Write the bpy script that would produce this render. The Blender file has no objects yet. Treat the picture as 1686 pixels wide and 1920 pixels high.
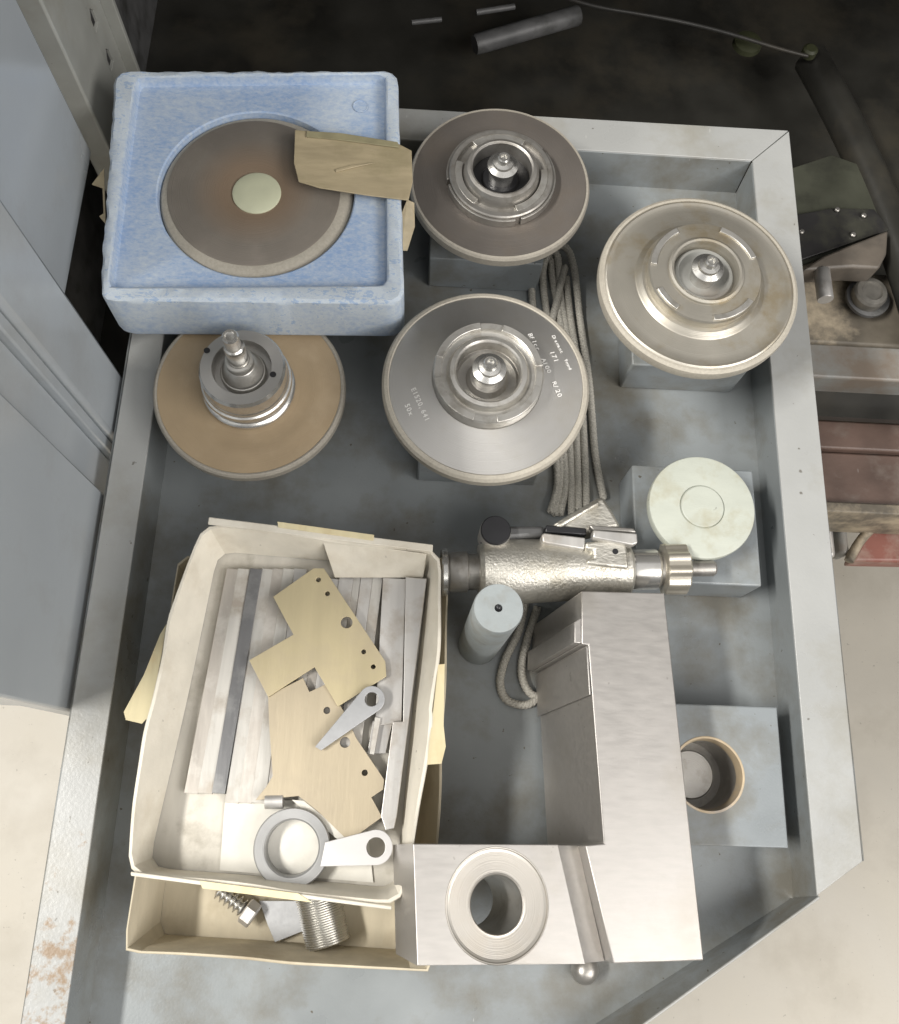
import bpy, bmesh, math, random
from mathutils import Vector, Matrix
random.seed(7)
S = bpy.context.scene
COL = S.collection
# ------------------------------------------------------------------ camera
A = ((0.9981402176, 0.0301497478, 0.0529820600),      # camera right, down, forward in tray axes
     (0.0446568834, -0.9532564195, -0.2988443766),
     (0.0414954063, 0.3006546048, -0.9528299638))
CR, CD, CF = Vector(A[0]), Vector(A[1]), Vector(A[2])
CH = 0.70
FPX = 1629.76
cam = bpy.data.cameras.new('camera'); camo = bpy.data.objects.new('camera', cam); COL.objects.link(camo)
camo.matrix_world = Matrix(((CR.x, -CD.x, -CF.x, 0), (CR.y, -CD.y, -CF.y, 0), (CR.z, -CD.z, -CF.z, CH), (0, 0, 0, 1)))
cam.sensor_fit = 'HORIZONTAL'; cam.sensor_width = 36; cam.lens = 36 * FPX / 1686
cam.clip_start = 0.01; cam.clip_end = 50
S.camera = camo
# ------------------------------------------------------------------ room light
W = bpy.data.worlds.new('World'); S.world = W; W.use_nodes = True
wn, wl = W.node_tree.nodes, W.node_tree.links
wn.clear()
wo = wn.new('ShaderNodeOutputWorld'); wb = wn.new('ShaderNodeBackground'); wl.new(wb.outputs[0], wo.inputs[0])
tc = wn.new('ShaderNodeTexCoord'); sx = wn.new('ShaderNodeSeparateXYZ'); wl.new(tc.outputs['Generated'], sx.inputs[0])
rp = wn.new('ShaderNodeValToRGB'); wl.new(sx.outputs['Z'], rp.inputs[0])
rp.color_ramp.elements[0].position = 0.0; rp.color_ramp.elements[0].color = (.12, .115, .11, 1)
e_ = rp.color_ramp.elements.new(.5); e_.color = (.42, .42, .42, 1)
rp.color_ramp.elements[-1].position = 0.85; rp.color_ramp.elements[-1].color = (1.25, 1.23, 1.21, 1)
wl.new(rp.outputs[0], wb.inputs[0]); wb.inputs[1].default_value = 0.41

def area(name, loc, target, sx_, sy_, power, col, up='Y'):
    l = bpy.data.lights.new(name, 'AREA'); l.shape = 'RECTANGLE'; l.size = sx_; l.size_y = sy_; l.energy = power; l.color = col
    o = bpy.data.objects.new(name, l); COL.objects.link(o); o.location = loc
    z = (Vector(loc) - Vector(target)).normalized(); y = Vector((0, 1, 0)); x = y.cross(z).normalized(); y = z.cross(x)
    o.matrix_world = Matrix(((x.x, y.x, z.x, loc[0]), (x.y, y.y, z.y, loc[1]), (x.z, y.z, z.z, loc[2]), (0, 0, 0, 1)))
    return o
area('tube_and_fill_light', (-1.88, -0.16, 2.62), (0.05, 0.0, 0), .20, 1.4, 112, (1, .97, .92))  # long ceiling tube, the key light
area('tube_and_fill_light', (0.8, -1.1, 2.0), (0, 0.1, 0), 1.0, 1.3, 14, (1, .97, .93))  # broad soft fill added overhead in front, not a tube
area('tube_and_fill_light', (1.9, -0.9, 1.7), (0, 0.1, 0), .8, 1.8, 46, (1, .97, .94))  # soft fill added at the right to brighten the cabinet panel
S.view_settings.view_transform = 'Standard'; S.view_settings.look = 'None'
S.view_settings.exposure = 0.2; S.view_settings.gamma = 1; S.view_settings.use_curve_mapping = False
S.render.engine = 'CYCLES'

# ------------------------------------------------------------------ placing helpers
C0 = Vector((0, 0, CH))
def ray(px, py): return CR * ((px - 843) / FPX) + CD * ((py - 960) / FPX) + CF
def at(px, py, z=0.0):
    d = ray(px, py); return C0 + d * ((z - CH) / d.z)
def on_plane(px, py, p0, n):
    d = ray(px, py); return C0 + d * ((p0 - C0).dot(n) / d.dot(n))
def on_x(px, py, x):
    d = ray(px, py); return C0 + d * (x / d.x)

# ------------------------------------------------------------------ materials
def mat(name, base, rough=.5, metal=0.0, var=.12, vscale=40, bump=.0, bscale=300, stretch=(1, 1, 1), dirt=None, dirt_amt=0, dscale=12,
        aniso=0, coat=0, turned=False, rvar=.0, spec=.5, specks=0.0, inner=None, dlo=.5):
    m = bpy.data.materials.new(name); m.use_nodes = True
    n, l = m.node_tree.nodes, m.node_tree.links
    p = n['Principled BSDF']
    co = n.new('ShaderNodeTexCoord'); mp = n.new('ShaderNodeMapping'); l.new(co.outputs['Object'], mp.inputs[0])
    mp.inputs['Scale'].default_value = stretch
    src = mp.outputs[0]
    nz = n.new('ShaderNodeTexNoise'); l.new(src, nz.inputs['Vector']); nz.inputs['Scale'].default_value = vscale; nz.inputs['Detail'].default_value = 6
    r = n.new('ShaderNodeMapRange'); l.new(nz.outputs['Fac'], r.inputs[0])
    r.inputs[1].default_value = .3; r.inputs[2].default_value = .7; r.inputs[3].default_value = 1 - var; r.inputs[4].default_value = 1 + var
    mx = n.new('ShaderNodeMix'); mx.data_type = 'RGBA'; mx.blend_type = 'MULTIPLY'; mx.inputs[0].default_value = 1
    mx.inputs[6].default_value = (*base, 1)
    cb = n.new('ShaderNodeCombineColor'); [l.new(r.outputs[0], cb.inputs[i]) for i in range(3)]
    l.new(cb.outputs[0], mx.inputs[7]); out = mx.outputs[2]
    if dirt:
        dz = n.new('ShaderNodeTexNoise'); l.new(co.outputs['Object'], dz.inputs['Vector']); dz.inputs['Scale'].default_value = dscale
        dz.inputs['Detail'].default_value = 8; dz.inputs['Roughness'].default_value = .65
        dr = n.new('ShaderNodeMapRange'); l.new(dz.outputs['Fac'], dr.inputs[0]); dr.inputs[1].default_value = dlo; dr.inputs[2].default_value = dlo + .17
        dr.inputs[3].default_value = 0; dr.inputs[4].default_value = dirt_amt
        m2 = n.new('ShaderNodeMix'); m2.data_type = 'RGBA'; l.new(dr.outputs[0], m2.inputs[0]); l.new(out, m2.inputs[6]); m2.inputs[7].default_value = (*dirt, 1)
        out = m2.outputs[2]
    if inner:
        si = n.new('ShaderNodeSeparateXYZ'); l.new(co.outputs['Object'], si.inputs[0]); ci = n.new('ShaderNodeCombineXYZ'); l.new(si.outputs[0], ci.inputs[0]); l.new(si.outputs[1], ci.inputs[1])
        li = n.new('ShaderNodeVectorMath'); li.operation = 'LENGTH'; l.new(ci.outputs[0], li.inputs[0])
        ri = n.new('ShaderNodeMapRange'); l.new(li.outputs['Value'], ri.inputs[0]); ri.inputs[1].default_value = inner[0] * .5; ri.inputs[2].default_value = inner[0]; ri.inputs[3].default_value = 1; ri.inputs[4].default_value = 0
        mi = n.new('ShaderNodeMix'); mi.data_type = 'RGBA'; l.new(ri.outputs[0], mi.inputs[0]); l.new(out, mi.inputs[6]); mi.inputs[7].default_value = (*inner[1], 1); out = mi.outputs[2]
    if specks:
        sz = n.new('ShaderNodeTexNoise'); l.new(co.outputs['Object'], sz.inputs['Vector']); sz.inputs['Scale'].default_value = 150; sz.inputs['Detail'].default_value = 2
        sr = n.new('ShaderNodeMapRange'); l.new(sz.outputs['Fac'], sr.inputs[0]); sr.inputs[1].default_value = .735; sr.inputs[2].default_value = .76; sr.inputs[3].default_value = 0; sr.inputs[4].default_value = specks
        m3 = n.new('ShaderNodeMix'); m3.data_type = 'RGBA'; l.new(sr.outputs[0], m3.inputs[0]); l.new(out, m3.inputs[6]); m3.inputs[7].default_value = (.09, .08, .06, 1)
        # fine scratches and lint
        z2 = n.new('ShaderNodeTexNoise'); q2 = n.new('ShaderNodeMapping'); q2.inputs['Scale'].default_value = (1, .25, 1); q2.inputs['Rotation'].default_value = (0, 0, .9)
        l.new(co.outputs['Object'], q2.inputs[0]); l.new(q2.outputs[0], z2.inputs['Vector']); z2.inputs['Scale'].default_value = 210; z2.inputs['Detail'].default_value = 1
        r2 = n.new('ShaderNodeMapRange'); l.new(z2.outputs['Fac'], r2.inputs[0]); r2.inputs[1].default_value = .80; r2.inputs[2].default_value = .83; r2.inputs[3].default_value = 0; r2.inputs[4].default_value = specks * .5
        m4 = n.new('ShaderNodeMix'); m4.data_type = 'RGBA'; l.new(r2.outputs[0], m4.inputs[0]); l.new(m3.outputs[2], m4.inputs[6]); m4.inputs[7].default_value = (.6, .6, .56, 1)
        out = m4.outputs[2]
    l.new(out, p.inputs['Base Color'])
    p.inputs['Metallic'].default_value = metal; p.inputs['Roughness'].default_value = rough
    p.inputs['Specular IOR Level'].default_value = spec
    p.inputs['Coat Weight'].default_value = coat
    if rvar:
        rr = n.new('ShaderNodeMapRange'); l.new(nz.outputs['Fac'], rr.inputs[0]); rr.inputs[1].default_value = .3; rr.inputs[2].default_value = .7
        rr.inputs[3].default_value = max(.05, rough - rvar); rr.inputs[4].default_value = min(1, rough + rvar); l.new(rr.outputs[0], p.inputs['Roughness'])
    hgt = None
    if bump:
        bz = n.new('ShaderNodeTexNoise'); l.new(src, bz.inputs['Vector']); bz.inputs['Scale'].default_value = bscale; bz.inputs['Detail'].default_value = 4
        hgt = bz.outputs['Fac']
    if turned:      # lathe-turned rings
        s = n.new('ShaderNodeSeparateXYZ'); l.new(co.outputs['Object'], s.inputs[0])
        c2 = n.new('ShaderNodeCombineXYZ'); l.new(s.outputs[0], c2.inputs[0]); l.new(s.outputs[1], c2.inputs[1])
        ln = n.new('ShaderNodeVectorMath'); ln.operation = 'LENGTH'; l.new(c2.outputs[0], ln.inputs[0])
        tz = n.new('ShaderNodeTexNoise'); tz.noise_dimensions = '1D'; tz.inputs['Scale'].default_value = 1400; tz.inputs['Detail'].default_value = 3
        l.new(ln.outputs['Value'], tz.inputs['W']); hgt = tz.outputs['Fac']; bump = bump or .15
        tg = n.new('ShaderNodeTangent'); tg.direction_type = 'RADIAL'; tg.axis = 'Z'; l.new(tg.outputs[0], p.inputs['Tangent'])
        p.inputs['Anisotropic'].default_value = aniso
    if hgt is not None:
        b = n.new('ShaderNodeBump'); b.inputs['Strength'].default_value = bump; b.inputs['Distance'].default_value = .001
        l.new(hgt, b.inputs['Height']); l.new(b.outputs[0], p.inputs['Normal'])
    return m
M = {}
M['tray'] = mat('grey_tray_paint', (.215, .232, .236), .36, 0, .12, 12, .15, 500, dirt=(.135, .122, .092), dirt_amt=.8, dscale=9, rvar=.12, specks=1.0, dlo=.46)
M['block'] = mat('grey_block_paint', (.225, .246, .256), .36, 0, .09, 20, .12, 600, dirt=(.15, .142, .115), dirt_amt=.7, dscale=14, rvar=.09, specks=.9, dlo=.48)
M['pinpaint'] = mat('pale_grey_paint', (.26, .285, .288), .5, 0, .06, 60, .25, 300, dirt=(.2, .195, .17), dirt_amt=.6, dscale=45, specks=.6)
M['panel'] = mat('cabinet_paint', (.37, .40, .425), .22, 0, .06, 5, .05, 300, dirt=(.27, .27, .25), dirt_amt=.5, dscale=5, rvar=.07)
M['post'] = mat('cream_paint', (.33, .335, .31), .4, 0, .08, 30, .1, 300, dirt=(.24, .22, .17), dirt_amt=.6, dscale=16, specks=.5)
M['foam'] = None
M['card'] = mat('white_card', (.68, .64, .55), .85, 0, .07, 40, .35, 160, dirt=(.50, .44, .34), dirt_amt=.6, dscale=14, spec=.2, specks=.4)
M['card2'] = mat('yellowed_card', (.50, .445, .335), .85, 0, .10, 60, .3, 260, (1, .3, 1), dirt=(.34, .28, .19), dirt_amt=.6, dscale=16, spec=.2)
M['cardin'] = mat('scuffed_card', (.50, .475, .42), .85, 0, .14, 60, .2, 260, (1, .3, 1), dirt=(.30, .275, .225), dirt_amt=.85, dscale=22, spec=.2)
M['paper'] = mat('white_paper', (.68, .66, .60), .8, 0, .06, 60, .15, 260, dirt=(.5, .47, .4), dirt_amt=.4, dscale=30, spec=.2)
M['tape'] = mat('masking_tape', (.68, .60, .38), .6, 0, .08, 90, .4, 180, (1, .15, 1), dirt=(.62, .42, .18), dirt_amt=.35, dscale=30)
M['tapebrown'] = mat('brown_tape', (.42, .35, .225), .42, 0, .14, 70, .9, 60, (.4, 1.6, 1), dirt=(.30, .26, .15), dirt_amt=.6, dscale=30)
M['steel'] = mat('ground_steel', (.46, .44, .415), .46, .8, .05, 320, .03, 900, (.12, 1, 1), dirt=(.37, .34, .29), dirt_amt=.6, dscale=9, rvar=.04, specks=.25)
M['steelside'] = M['steel']
M['bar'] = mat('milled_bar_steel', (.56, .545, .52), .45, .7, .12, 80, .15, 300, (1, .1, 1), dirt=(.38, .33, .27), dirt_amt=.6, dscale=40, rvar=.08)
M['barwhite'] = mat('chalky_bar_steel', (.50, .485, .45), .6, .4, .16, 110, .2, 300, (1, .12, 1), dirt=(.36, .32, .27), dirt_amt=.9, dscale=30, rvar=.08)
M['barbrown'] = mat('stained_bar_steel', (.43, .40, .36), .55, .4, .2, 60, .2, 300, (1, .2, 1), dirt=(.54, .52, .48), dirt_amt=.8, dscale=34)
M['rule'] = mat('dark_rule_steel', (.16, .16, .162), .42, .4, .15, 60, .15, 300, (1, .15, 1), dirt=(.34, .34, .33), dirt_amt=.5, dscale=30)
M['turned'] = mat('turned_steel', (.47, .46, .44), .40, .85, .05, 20, .10, turned=True, aniso=.6, dirt=(.42, .39, .33), dirt_amt=.35, dscale=22)
M['hub'] = mat('hub_steel', (.56, .545, .51), .36, .8, .10, 40, .1, turned=True, aniso=.3, dirt=(.26, .23, .18), dirt_amt=.5, dscale=60)
M['hubdark'] = mat('oily_hub_steel', (.36, .345, .32), .38, .75, .15, 40, .12, turned=True, aniso=.3, dirt=(.15, .13, .10), dirt_amt=.5, dscale=50)
M['bright'] = mat('polished_steel', (.68, .67, .64), .24, .9, .06, 60, dirt=(.42, .38, .32), dirt_amt=.3, dscale=70)
M['dish'] = mat('worn_dish_steel', (.44, .415, .36), .40, .75, .08, 30, .12, turned=True, aniso=.4, dirt=(.36, .30, .20), dirt_amt=.85, dscale=24)
M['resin'] = mat('brown_resin', (.225, .20, .17), .42, .3, .08, 30, .25, turned=True, dirt=(.29, .26, .22), dirt_amt=.5, dscale=18, inner=(.05, (.27, .20, .14)))
M['darkresin'] = mat('dark_brown_resin', (.165, .148, .132), .40, .5, .10, 24, .25, turned=True, aniso=.4, dirt=(.18, .15, .12), dirt_amt=.6, dscale=14)
M['resin2'] = mat('tan_resin', (.33, .25, .155), .55, .1, .07, 30, .2, turned=True, dirt=(.42, .33, .22), dirt_amt=.4, dscale=24)
M['grit'] = mat('diamond_grit', (.31, .285, .24), .6, .1, .09, 500, .3, 1500, dirt=(.22, .2, .17), dirt_amt=.5, dscale=30)
M['gritlight'] = mat('pale_diamond_grit', (.40, .37, .31), .6, .1, .09, 500, .3, 1500, dirt=(.3, .27, .22), dirt_amt=.5, dscale=30)
M['cream'] = mat('cream_plastic', (.52, .53, .38), .45, 0, .05, 60)
M['disc'] = mat('mint_painted_metal', (.42, .44, .385), .5, 0, .06, 25, .15, 300, (1, 3, 1), dirt=(.33, .31, .22), dirt_amt=.7, dscale=30, specks=.4)
M['brass'] = mat('brass_sheet', (.50, .43, .27), .48, .4, .07, 60, .15, 400, (1, .15, 1), dirt=(.46, .39, .27), dirt_amt=.7, dscale=16, rvar=.05)
M['brass2'] = mat('dull_brass_sheet', (.45, .385, .275), .55, .35, .07, 60, .18, 400, (1, .15, 1), dirt=(.40, .34, .25), dirt_amt=.7, dscale=16, rvar=.05)
M['cast'] = mat('cast_aluminium', (.55, .53, .475), .44, .85, .10, 90, .6, 520, (.5, 1, 1), dirt=(.33, .30, .23), dirt_amt=.6, dscale=35)
M['black'] = mat('black_metal', (.02, .02, .022), .35, .2, .1, 60)
M['bluegrey'] = mat('blue_grey_sheet', (.40, .405, .41), .5, .5, .08, 70, .1, 300, dirt=(.25, .25, .26), dirt_amt=.4, dscale=60)
M['boss'] = mat('turned_face_steel', (.44, .415, .375), .42, .85, .05, 20, .1, turned=True, aniso=.3, dirt=(.4, .35, .28), dirt_amt=.4, dscale=22)
M['nut'] = mat('dull_brassy_nut', (.56, .52, .44), .33, .8, .08, 60, .05, 300)
M['ring'] = mat('grey_ring_steel', (.33, .33, .325), .45, .5, .06, 60, .12, turned=True, aniso=.3)
M['gold'] = mat('brass_chamfer', (.46, .37, .25), .5, .4, .15, 60, .1, turned=True, dirt=(.34, .32, .30), dirt_amt=.9, dscale=22)
M['cord'] = mat('braided_cord', (.44, .42, .37), .65, .1, .3, 900, .5, 1600)
M['thread'] = mat('threaded_steel', (.64, .63, .60), .3, 1, .05, 60)
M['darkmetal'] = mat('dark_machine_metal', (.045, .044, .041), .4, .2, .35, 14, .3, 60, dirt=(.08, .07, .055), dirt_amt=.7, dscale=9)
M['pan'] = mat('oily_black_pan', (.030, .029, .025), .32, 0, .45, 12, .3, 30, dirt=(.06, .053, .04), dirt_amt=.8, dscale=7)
M['machine'] = mat('machine_grey', (.24, .24, .225), .45, 0, .08, 20, .2, 200, dirt=(.16, .11, .07), dirt_amt=.7, dscale=10)
M['grime'] = mat('grimy_ledge', (.15, .13, .10), .6, 0, .3, 25, .4, 120, dirt=(.55, .46, .33), dirt_amt=.8, dscale=14)
M['olive'] = mat('olive_oily_plate', (.055, .057, .043), .32, .1, .3, 20, .2, 100, dirt=(.03, .03, .025), dirt_amt=.8, dscale=14)
M['tan'] = mat('tan_casting', (.115, .098, .08), .5, 0, .2, 30, .2, 150, dirt=(.06, .055, .048), dirt_amt=.7, dscale=22)
M['rail'] = mat('red_brown_primer', (.15, .10, .08), .5, 0, .25, 20, .3, 150, (1, 1, 1), dirt=(.24, .20, .17), dirt_amt=.8, dscale=14, specks=.6)
M['redroll'] = mat('red_primer', (.26, .10, .075), .45, 0, .15, 20, .3, 100, dirt=(.42, .34, .28), dirt_amt=.7, dscale=14)
M['piped'] = mat('dull_dark_pipe', (.11, .11, .11), .5, .1, .3, 30, .3, 90, dirt=(.04, .04, .035), dirt_amt=.8, dscale=25)
M['boltold'] = mat('oily_old_bolt', (.20, .19, .17), .35, .6, .3, 50, .3, 200)
M['tapefold'] = mat('folded_tape', (.31, .28, .17), .45, 0, .15, 60, .5, 100)
M['coverm'] = mat('oily_dark_cover', (.028, .027, .027), .4, .1, .3, 20, .2, 80, dirt=(.06, .06, .045), dirt_amt=.7, dscale=22)
M['moss'] = mat('olive_knob', (.035, .038, .018), .5, 0, .2, 40)
M['etch'] = mat('etched_letters', (.74, .73, .70), .6, .2, .02, 60)

# blue foam: moulded beads, paler where scuffed
def foam():
    m = bpy.data.materials.new('blue_foam'); m.use_nodes = True
    n, l = m.node_tree.nodes, m.node_tree.links; p = n['Principled BSDF']
    co = n.new('ShaderNodeTexCoord')
    a = n.new('ShaderNodeTexNoise'); a.inputs['Scale'].default_value = 230; a.inputs['Detail'].default_value = 8; a.inputs['Roughness'].default_value = .7; l.new(co.outputs['Object'], a.inputs['Vector'])
    mp = n.new('ShaderNodeMapping'); mp.inputs['Scale'].default_value = (.9, 1.7, 1); l.new(co.outputs['Object'], mp.inputs[0]); l.new(mp.outputs[0], a.inputs['Vector'])
    b = n.new('ShaderNodeTexNoise'); b.inputs['Scale'].default_value = 16; b.inputs['Detail'].default_value = 5; l.new(co.outputs['Object'], b.inputs['Vector'])
    am = n.new('ShaderNodeMath'); am.operation = 'MULTIPLY_ADD'; l.new(a.outputs['Fac'], am.inputs[0]); am.inputs[1].default_value = 1.25; am.inputs[2].default_value = .02
    b2 = n.new('ShaderNodeMath'); b2.operation = 'MULTIPLY'; l.new(b.outputs['Fac'], b2.inputs[0]); b2.inputs[1].default_value = .7
    s = n.new('ShaderNodeMath'); s.operation = 'ADD'; l.new(am.outputs[0], s.inputs[0]); l.new(b2.outputs[0], s.inputs[1])
    geo = n.new('ShaderNodeAttribute'); geo.attribute_name = 'wear'
    s2 = n.new('ShaderNodeMath'); s2.operation = 'ADD'; l.new(s.outputs[0], s2.inputs[0]); l.new(geo.outputs['Fac'], s2.inputs[1])
    r = n.new('ShaderNodeValToRGB'); l.new(s2.outputs[0], r.inputs[0])
    e = r.color_ramp.elements; e[0].position = .72; e[0].color = (.26, .37, .57, 1); e[1].position = 1.35; e[1].color = (.56, .61, .64, 1)
    e2 = r.color_ramp.elements.new(1.0); e2.color = (.35, .45, .60, 1)
    r.color_ramp.interpolation = 'LINEAR'
    mr = n.new('ShaderNodeMath'); mr.operation = 'MULTIPLY'; mr.inputs[1].default_value = .72; l.new(s2.outputs[0], mr.inputs[0]); l.new(mr.outputs[0], r.inputs[0])
    e[0].position = .55; e2.position = .72; e[2].position = .98
    l.new(r.outputs[0], p.inputs['Base Color']); p.inputs['Roughness'].default_value = .8; p.inputs['Specular IOR Level'].default_value = .25
    bm = n.new('ShaderNodeBump'); bm.inputs['Strength'].default_value = .35; bm.inputs['Distance'].default_value = .001; l.new(a.outputs['Fac'], bm.inputs['Height']); l.new(bm.outputs[0], p.inputs['Normal'])
    return m
M['foam'] = foam()
def rusty_rim():
    m = mat('rim_paint_rust', (.35, .355, .345), .32, 0, .07, 14, .12, 400, rvar=.06, specks=.7, dirt=(.25, .235, .19), dirt_amt=.6, dscale=9)
    n, l = m.node_tree.nodes, m.node_tree.links; p = n['Principled BSDF']
    src = p.inputs['Base Color'].links[0].from_socket
    co = n.new('ShaderNodeTexCoord'); s = n.new('ShaderNodeSeparateXYZ'); l.new(co.outputs['Object'], s.inputs[0])
    nz = n.new('ShaderNodeTexNoise'); nz.inputs['Roughness'].default_value = .7; nz.inputs['Scale'].default_value = 60; nz.inputs['Detail'].default_value = 8; l.new(co.outputs['Object'], nz.inputs['Vector'])
    # rust sits on the front end of the left rim: y below -0.06, x below -0.2
    ry = n.new('ShaderNodeMapRange'); l.new(s.outputs[1], ry.inputs[0]); ry.inputs[1].default_value = -.02; ry.inputs[2].default_value = -.13; ry.inputs[3].default_value = 0; ry.inputs[4].default_value = .25
    rx = n.new('ShaderNodeMath'); rx.operation = 'LESS_THAN'; l.new(s.outputs[0], rx.inputs[0]); rx.inputs[1].default_value = -.2
    mu = n.new('ShaderNodeMath'); mu.operation = 'MULTIPLY'; l.new(ry.outputs[0], mu.inputs[0]); l.new(rx.outputs[0], mu.inputs[1])
    ad = n.new('ShaderNodeMath'); ad.operation = 'ADD'; l.new(mu.outputs[0], ad.inputs[0]); l.new(nz.outputs['Fac'], ad.inputs[1])
    r = n.new('ShaderNodeMapRange'); l.new(ad.outputs[0], r.inputs[0]); r.inputs[1].default_value = .70; r.inputs[2].default_value = .80
    mx = n.new('ShaderNodeMix'); mx.data_type = 'RGBA'; l.new(r.outputs[0], mx.inputs[0]); l.new(src, mx.inputs[6]); mx.inputs[7].default_value = (.24, .175, .115, 1)
    l.new(mx.outputs[2], p.inputs['Base Color']); return m
M['rim'] = rusty_rim()
M['floor'] = mat('beige_lino', (.50, .465, .395), .5, 0, .06, 8, .35, 45, dirt=(.40, .365, .30), dirt_amt=.6, dscale=6, rvar=.08, specks=.35)

# ------------------------------------------------------------------ object helpers
def tag(o, label=None, cat=None, group=None, kind=None):
    if label: o['label'] = label
    if cat: o['category'] = cat
    if group: o['group'] = group
    if kind: o['kind'] = kind
    return o
def thing(name, label, cat, loc=(0, 0, 0), group=None):
    o = bpy.data.objects.new(name, None); COL.objects.link(o); o.location = loc; o.empty_display_size = .01
    return tag(o, label, cat, group)
def wm(o):
    return (wm(o.parent) @ o.matrix_parent_inverse @ o.matrix_basis) if o.parent else o.matrix_basis.copy()
def link(name, me, m, parent=None, smooth=35):
    if smooth:
        bm = bmesh.new(); bm.from_mesh(me)
        bmesh.ops.recalc_face_normals(bm, faces=bm.faces)
        th = math.radians(smooth)
        for f in bm.faces: f.smooth = True
        for e in bm.edges: e.smooth = len(e.link_faces) == 2 and e.calc_face_angle(0) < th
        bm.to_mesh(me); bm.free()
    o = bpy.data.objects.new(name, me); COL.objects.link(o)
    me.materials.clear(); me.materials.append(m)
    if parent is not None:
        o.parent = parent
        o.matrix_parent_inverse = wm(parent).inverted()
    return o
def bev(o, w=.0008, seg=2):
    b = o.modifiers.new('bevel', 'BEVEL'); b.width = w; b.segments = seg; b.limit_method = 'ANGLE'; b.angle_limit = math.radians(40); return o
def prism_mesh(name, top, down):
    """polygon (list of Vectors) extruded by vector down"""
    me = bpy.data.meshes.new(name); n = len(top)
    vs = [tuple(p) for p in top] + [tuple(p + down) for p in top]
    fs = [tuple(range(n)), tuple(range(2 * n - 1, n - 1, -1))] + [(i, (i + 1) % n, n + (i + 1) % n, n + i) for i in range(n)]
    me.from_pydata(vs, [], fs); me.update(); return me
def prism(name, m, px, z, th, parent=None, bw=.0008):
    top = [at(x, y, z) for x, y in px]
    return bev(link(name, prism_mesh(name, top, Vector((0, 0, -th))), m, parent), bw)
def box(name, m, lo, hi, parent=None, bw=.0008):
    x0, y0, z0 = lo; x1, y1, z1 = hi
    top = [Vector((x0, y0, z1)), Vector((x1, y0, z1)), Vector((x1, y1, z1)), Vector((x0, y1, z1))]
    return bev(link(name, prism_mesh(name, top, Vector((0, 0, z0 - z1))), m, parent), bw)
def lathe(name, m, prof, loc, parent=None, seg=96, axis=None, smooth=30, sectors=None):
    """profile of (r,z) in mm"""
    bm = bmesh.new(); rings = []
    for r, z in prof:
        if r < 1e-6: rings.append([bm.verts.new((0, 0, z / 1000))])
        else: rings.append([bm.verts.new((r / 1000 * math.cos(2 * math.pi * k / seg), r / 1000 * math.sin(2 * math.pi * k / seg), z / 1000)) for k in range(seg)])
    for a, b in zip(rings, rings[1:]):
        for k in range(seg):
            k2 = (k + 1) % seg
            if len(a) == 1 and len(b) == 1: continue
            if len(a) == 1: bm.faces.new((a[0], b[k], b[k2]))
            elif len(b) == 1: bm.faces.new((a[k], b[0], a[k2]))
            else: bm.faces.new((a[k], b[k], b[k2], a[k2]))
    me = bpy.data.meshes.new(name); bm.to_mesh(me); bm.free()
    o = link(name, me, m, None, smooth)
    q = Vector((0, 0, 1)).rotation_difference(Vector(axis)) if axis is not None else None
    mw = Matrix.Translation(Vector(loc)) @ (q.to_matrix().to_4x4() if q else Matrix.Identity(4))
    if parent is not None:
        o.parent = parent; o.matrix_parent_inverse = wm(parent).inverted()
    o.matrix_basis = mw
    return o
def arc_ring(name, m, r0, r1, z0, z1, a0, a1, loc, parent, seg=40):
    """ring sector, mm and degrees"""
    bm = bmesh.new(); L = []
    for k in range(seg + 1):
        a = math.radians(a0 + (a1 - a0) * k / seg); c, s = math.cos(a), math.sin(a)
        L.append([bm.verts.new((r / 1000 * c, r / 1000 * s, z / 1000)) for r, z in ((r0, z0), (r1, z0), (r1, z1), (r0, z1))])
    for A_, B_ in zip(L, L[1:]):
        for i in range(4): bm.faces.new((A_[i], A_[(i + 1) % 4], B_[(i + 1) % 4], B_[i]))
    bm.faces.new(L[0]); bm.faces.new(L[-1][::-1])
    me = bpy.data.meshes.new(name); bm.to_mesh(me); bm.free()
    o = link(name, me, m, None); o.parent = parent; o.matrix_parent_inverse = wm(parent).inverted(); o.location = loc
    return bev(o, .0004)
def loft(name, m, loops, parent=None, cap0=True, cap1=True, smooth=35):
    bm = bmesh.new(); R = [[bm.verts.new(tuple(p)) for p in lp] for lp in loops]; n = len(R[0])
    for a, b in zip(R, R[1:]):
        for k in range(n): bm.faces.new((a[k], a[(k + 1) % n], b[(k + 1) % n], b[k]))
    if cap0: bm.faces.new(R[0][::-1])
    if cap1: bm.faces.new(R[-1])
    me = bpy.data.meshes.new(name); bm.to_mesh(me); bm.free()
    return link(name, me, m, parent, smooth)
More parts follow.
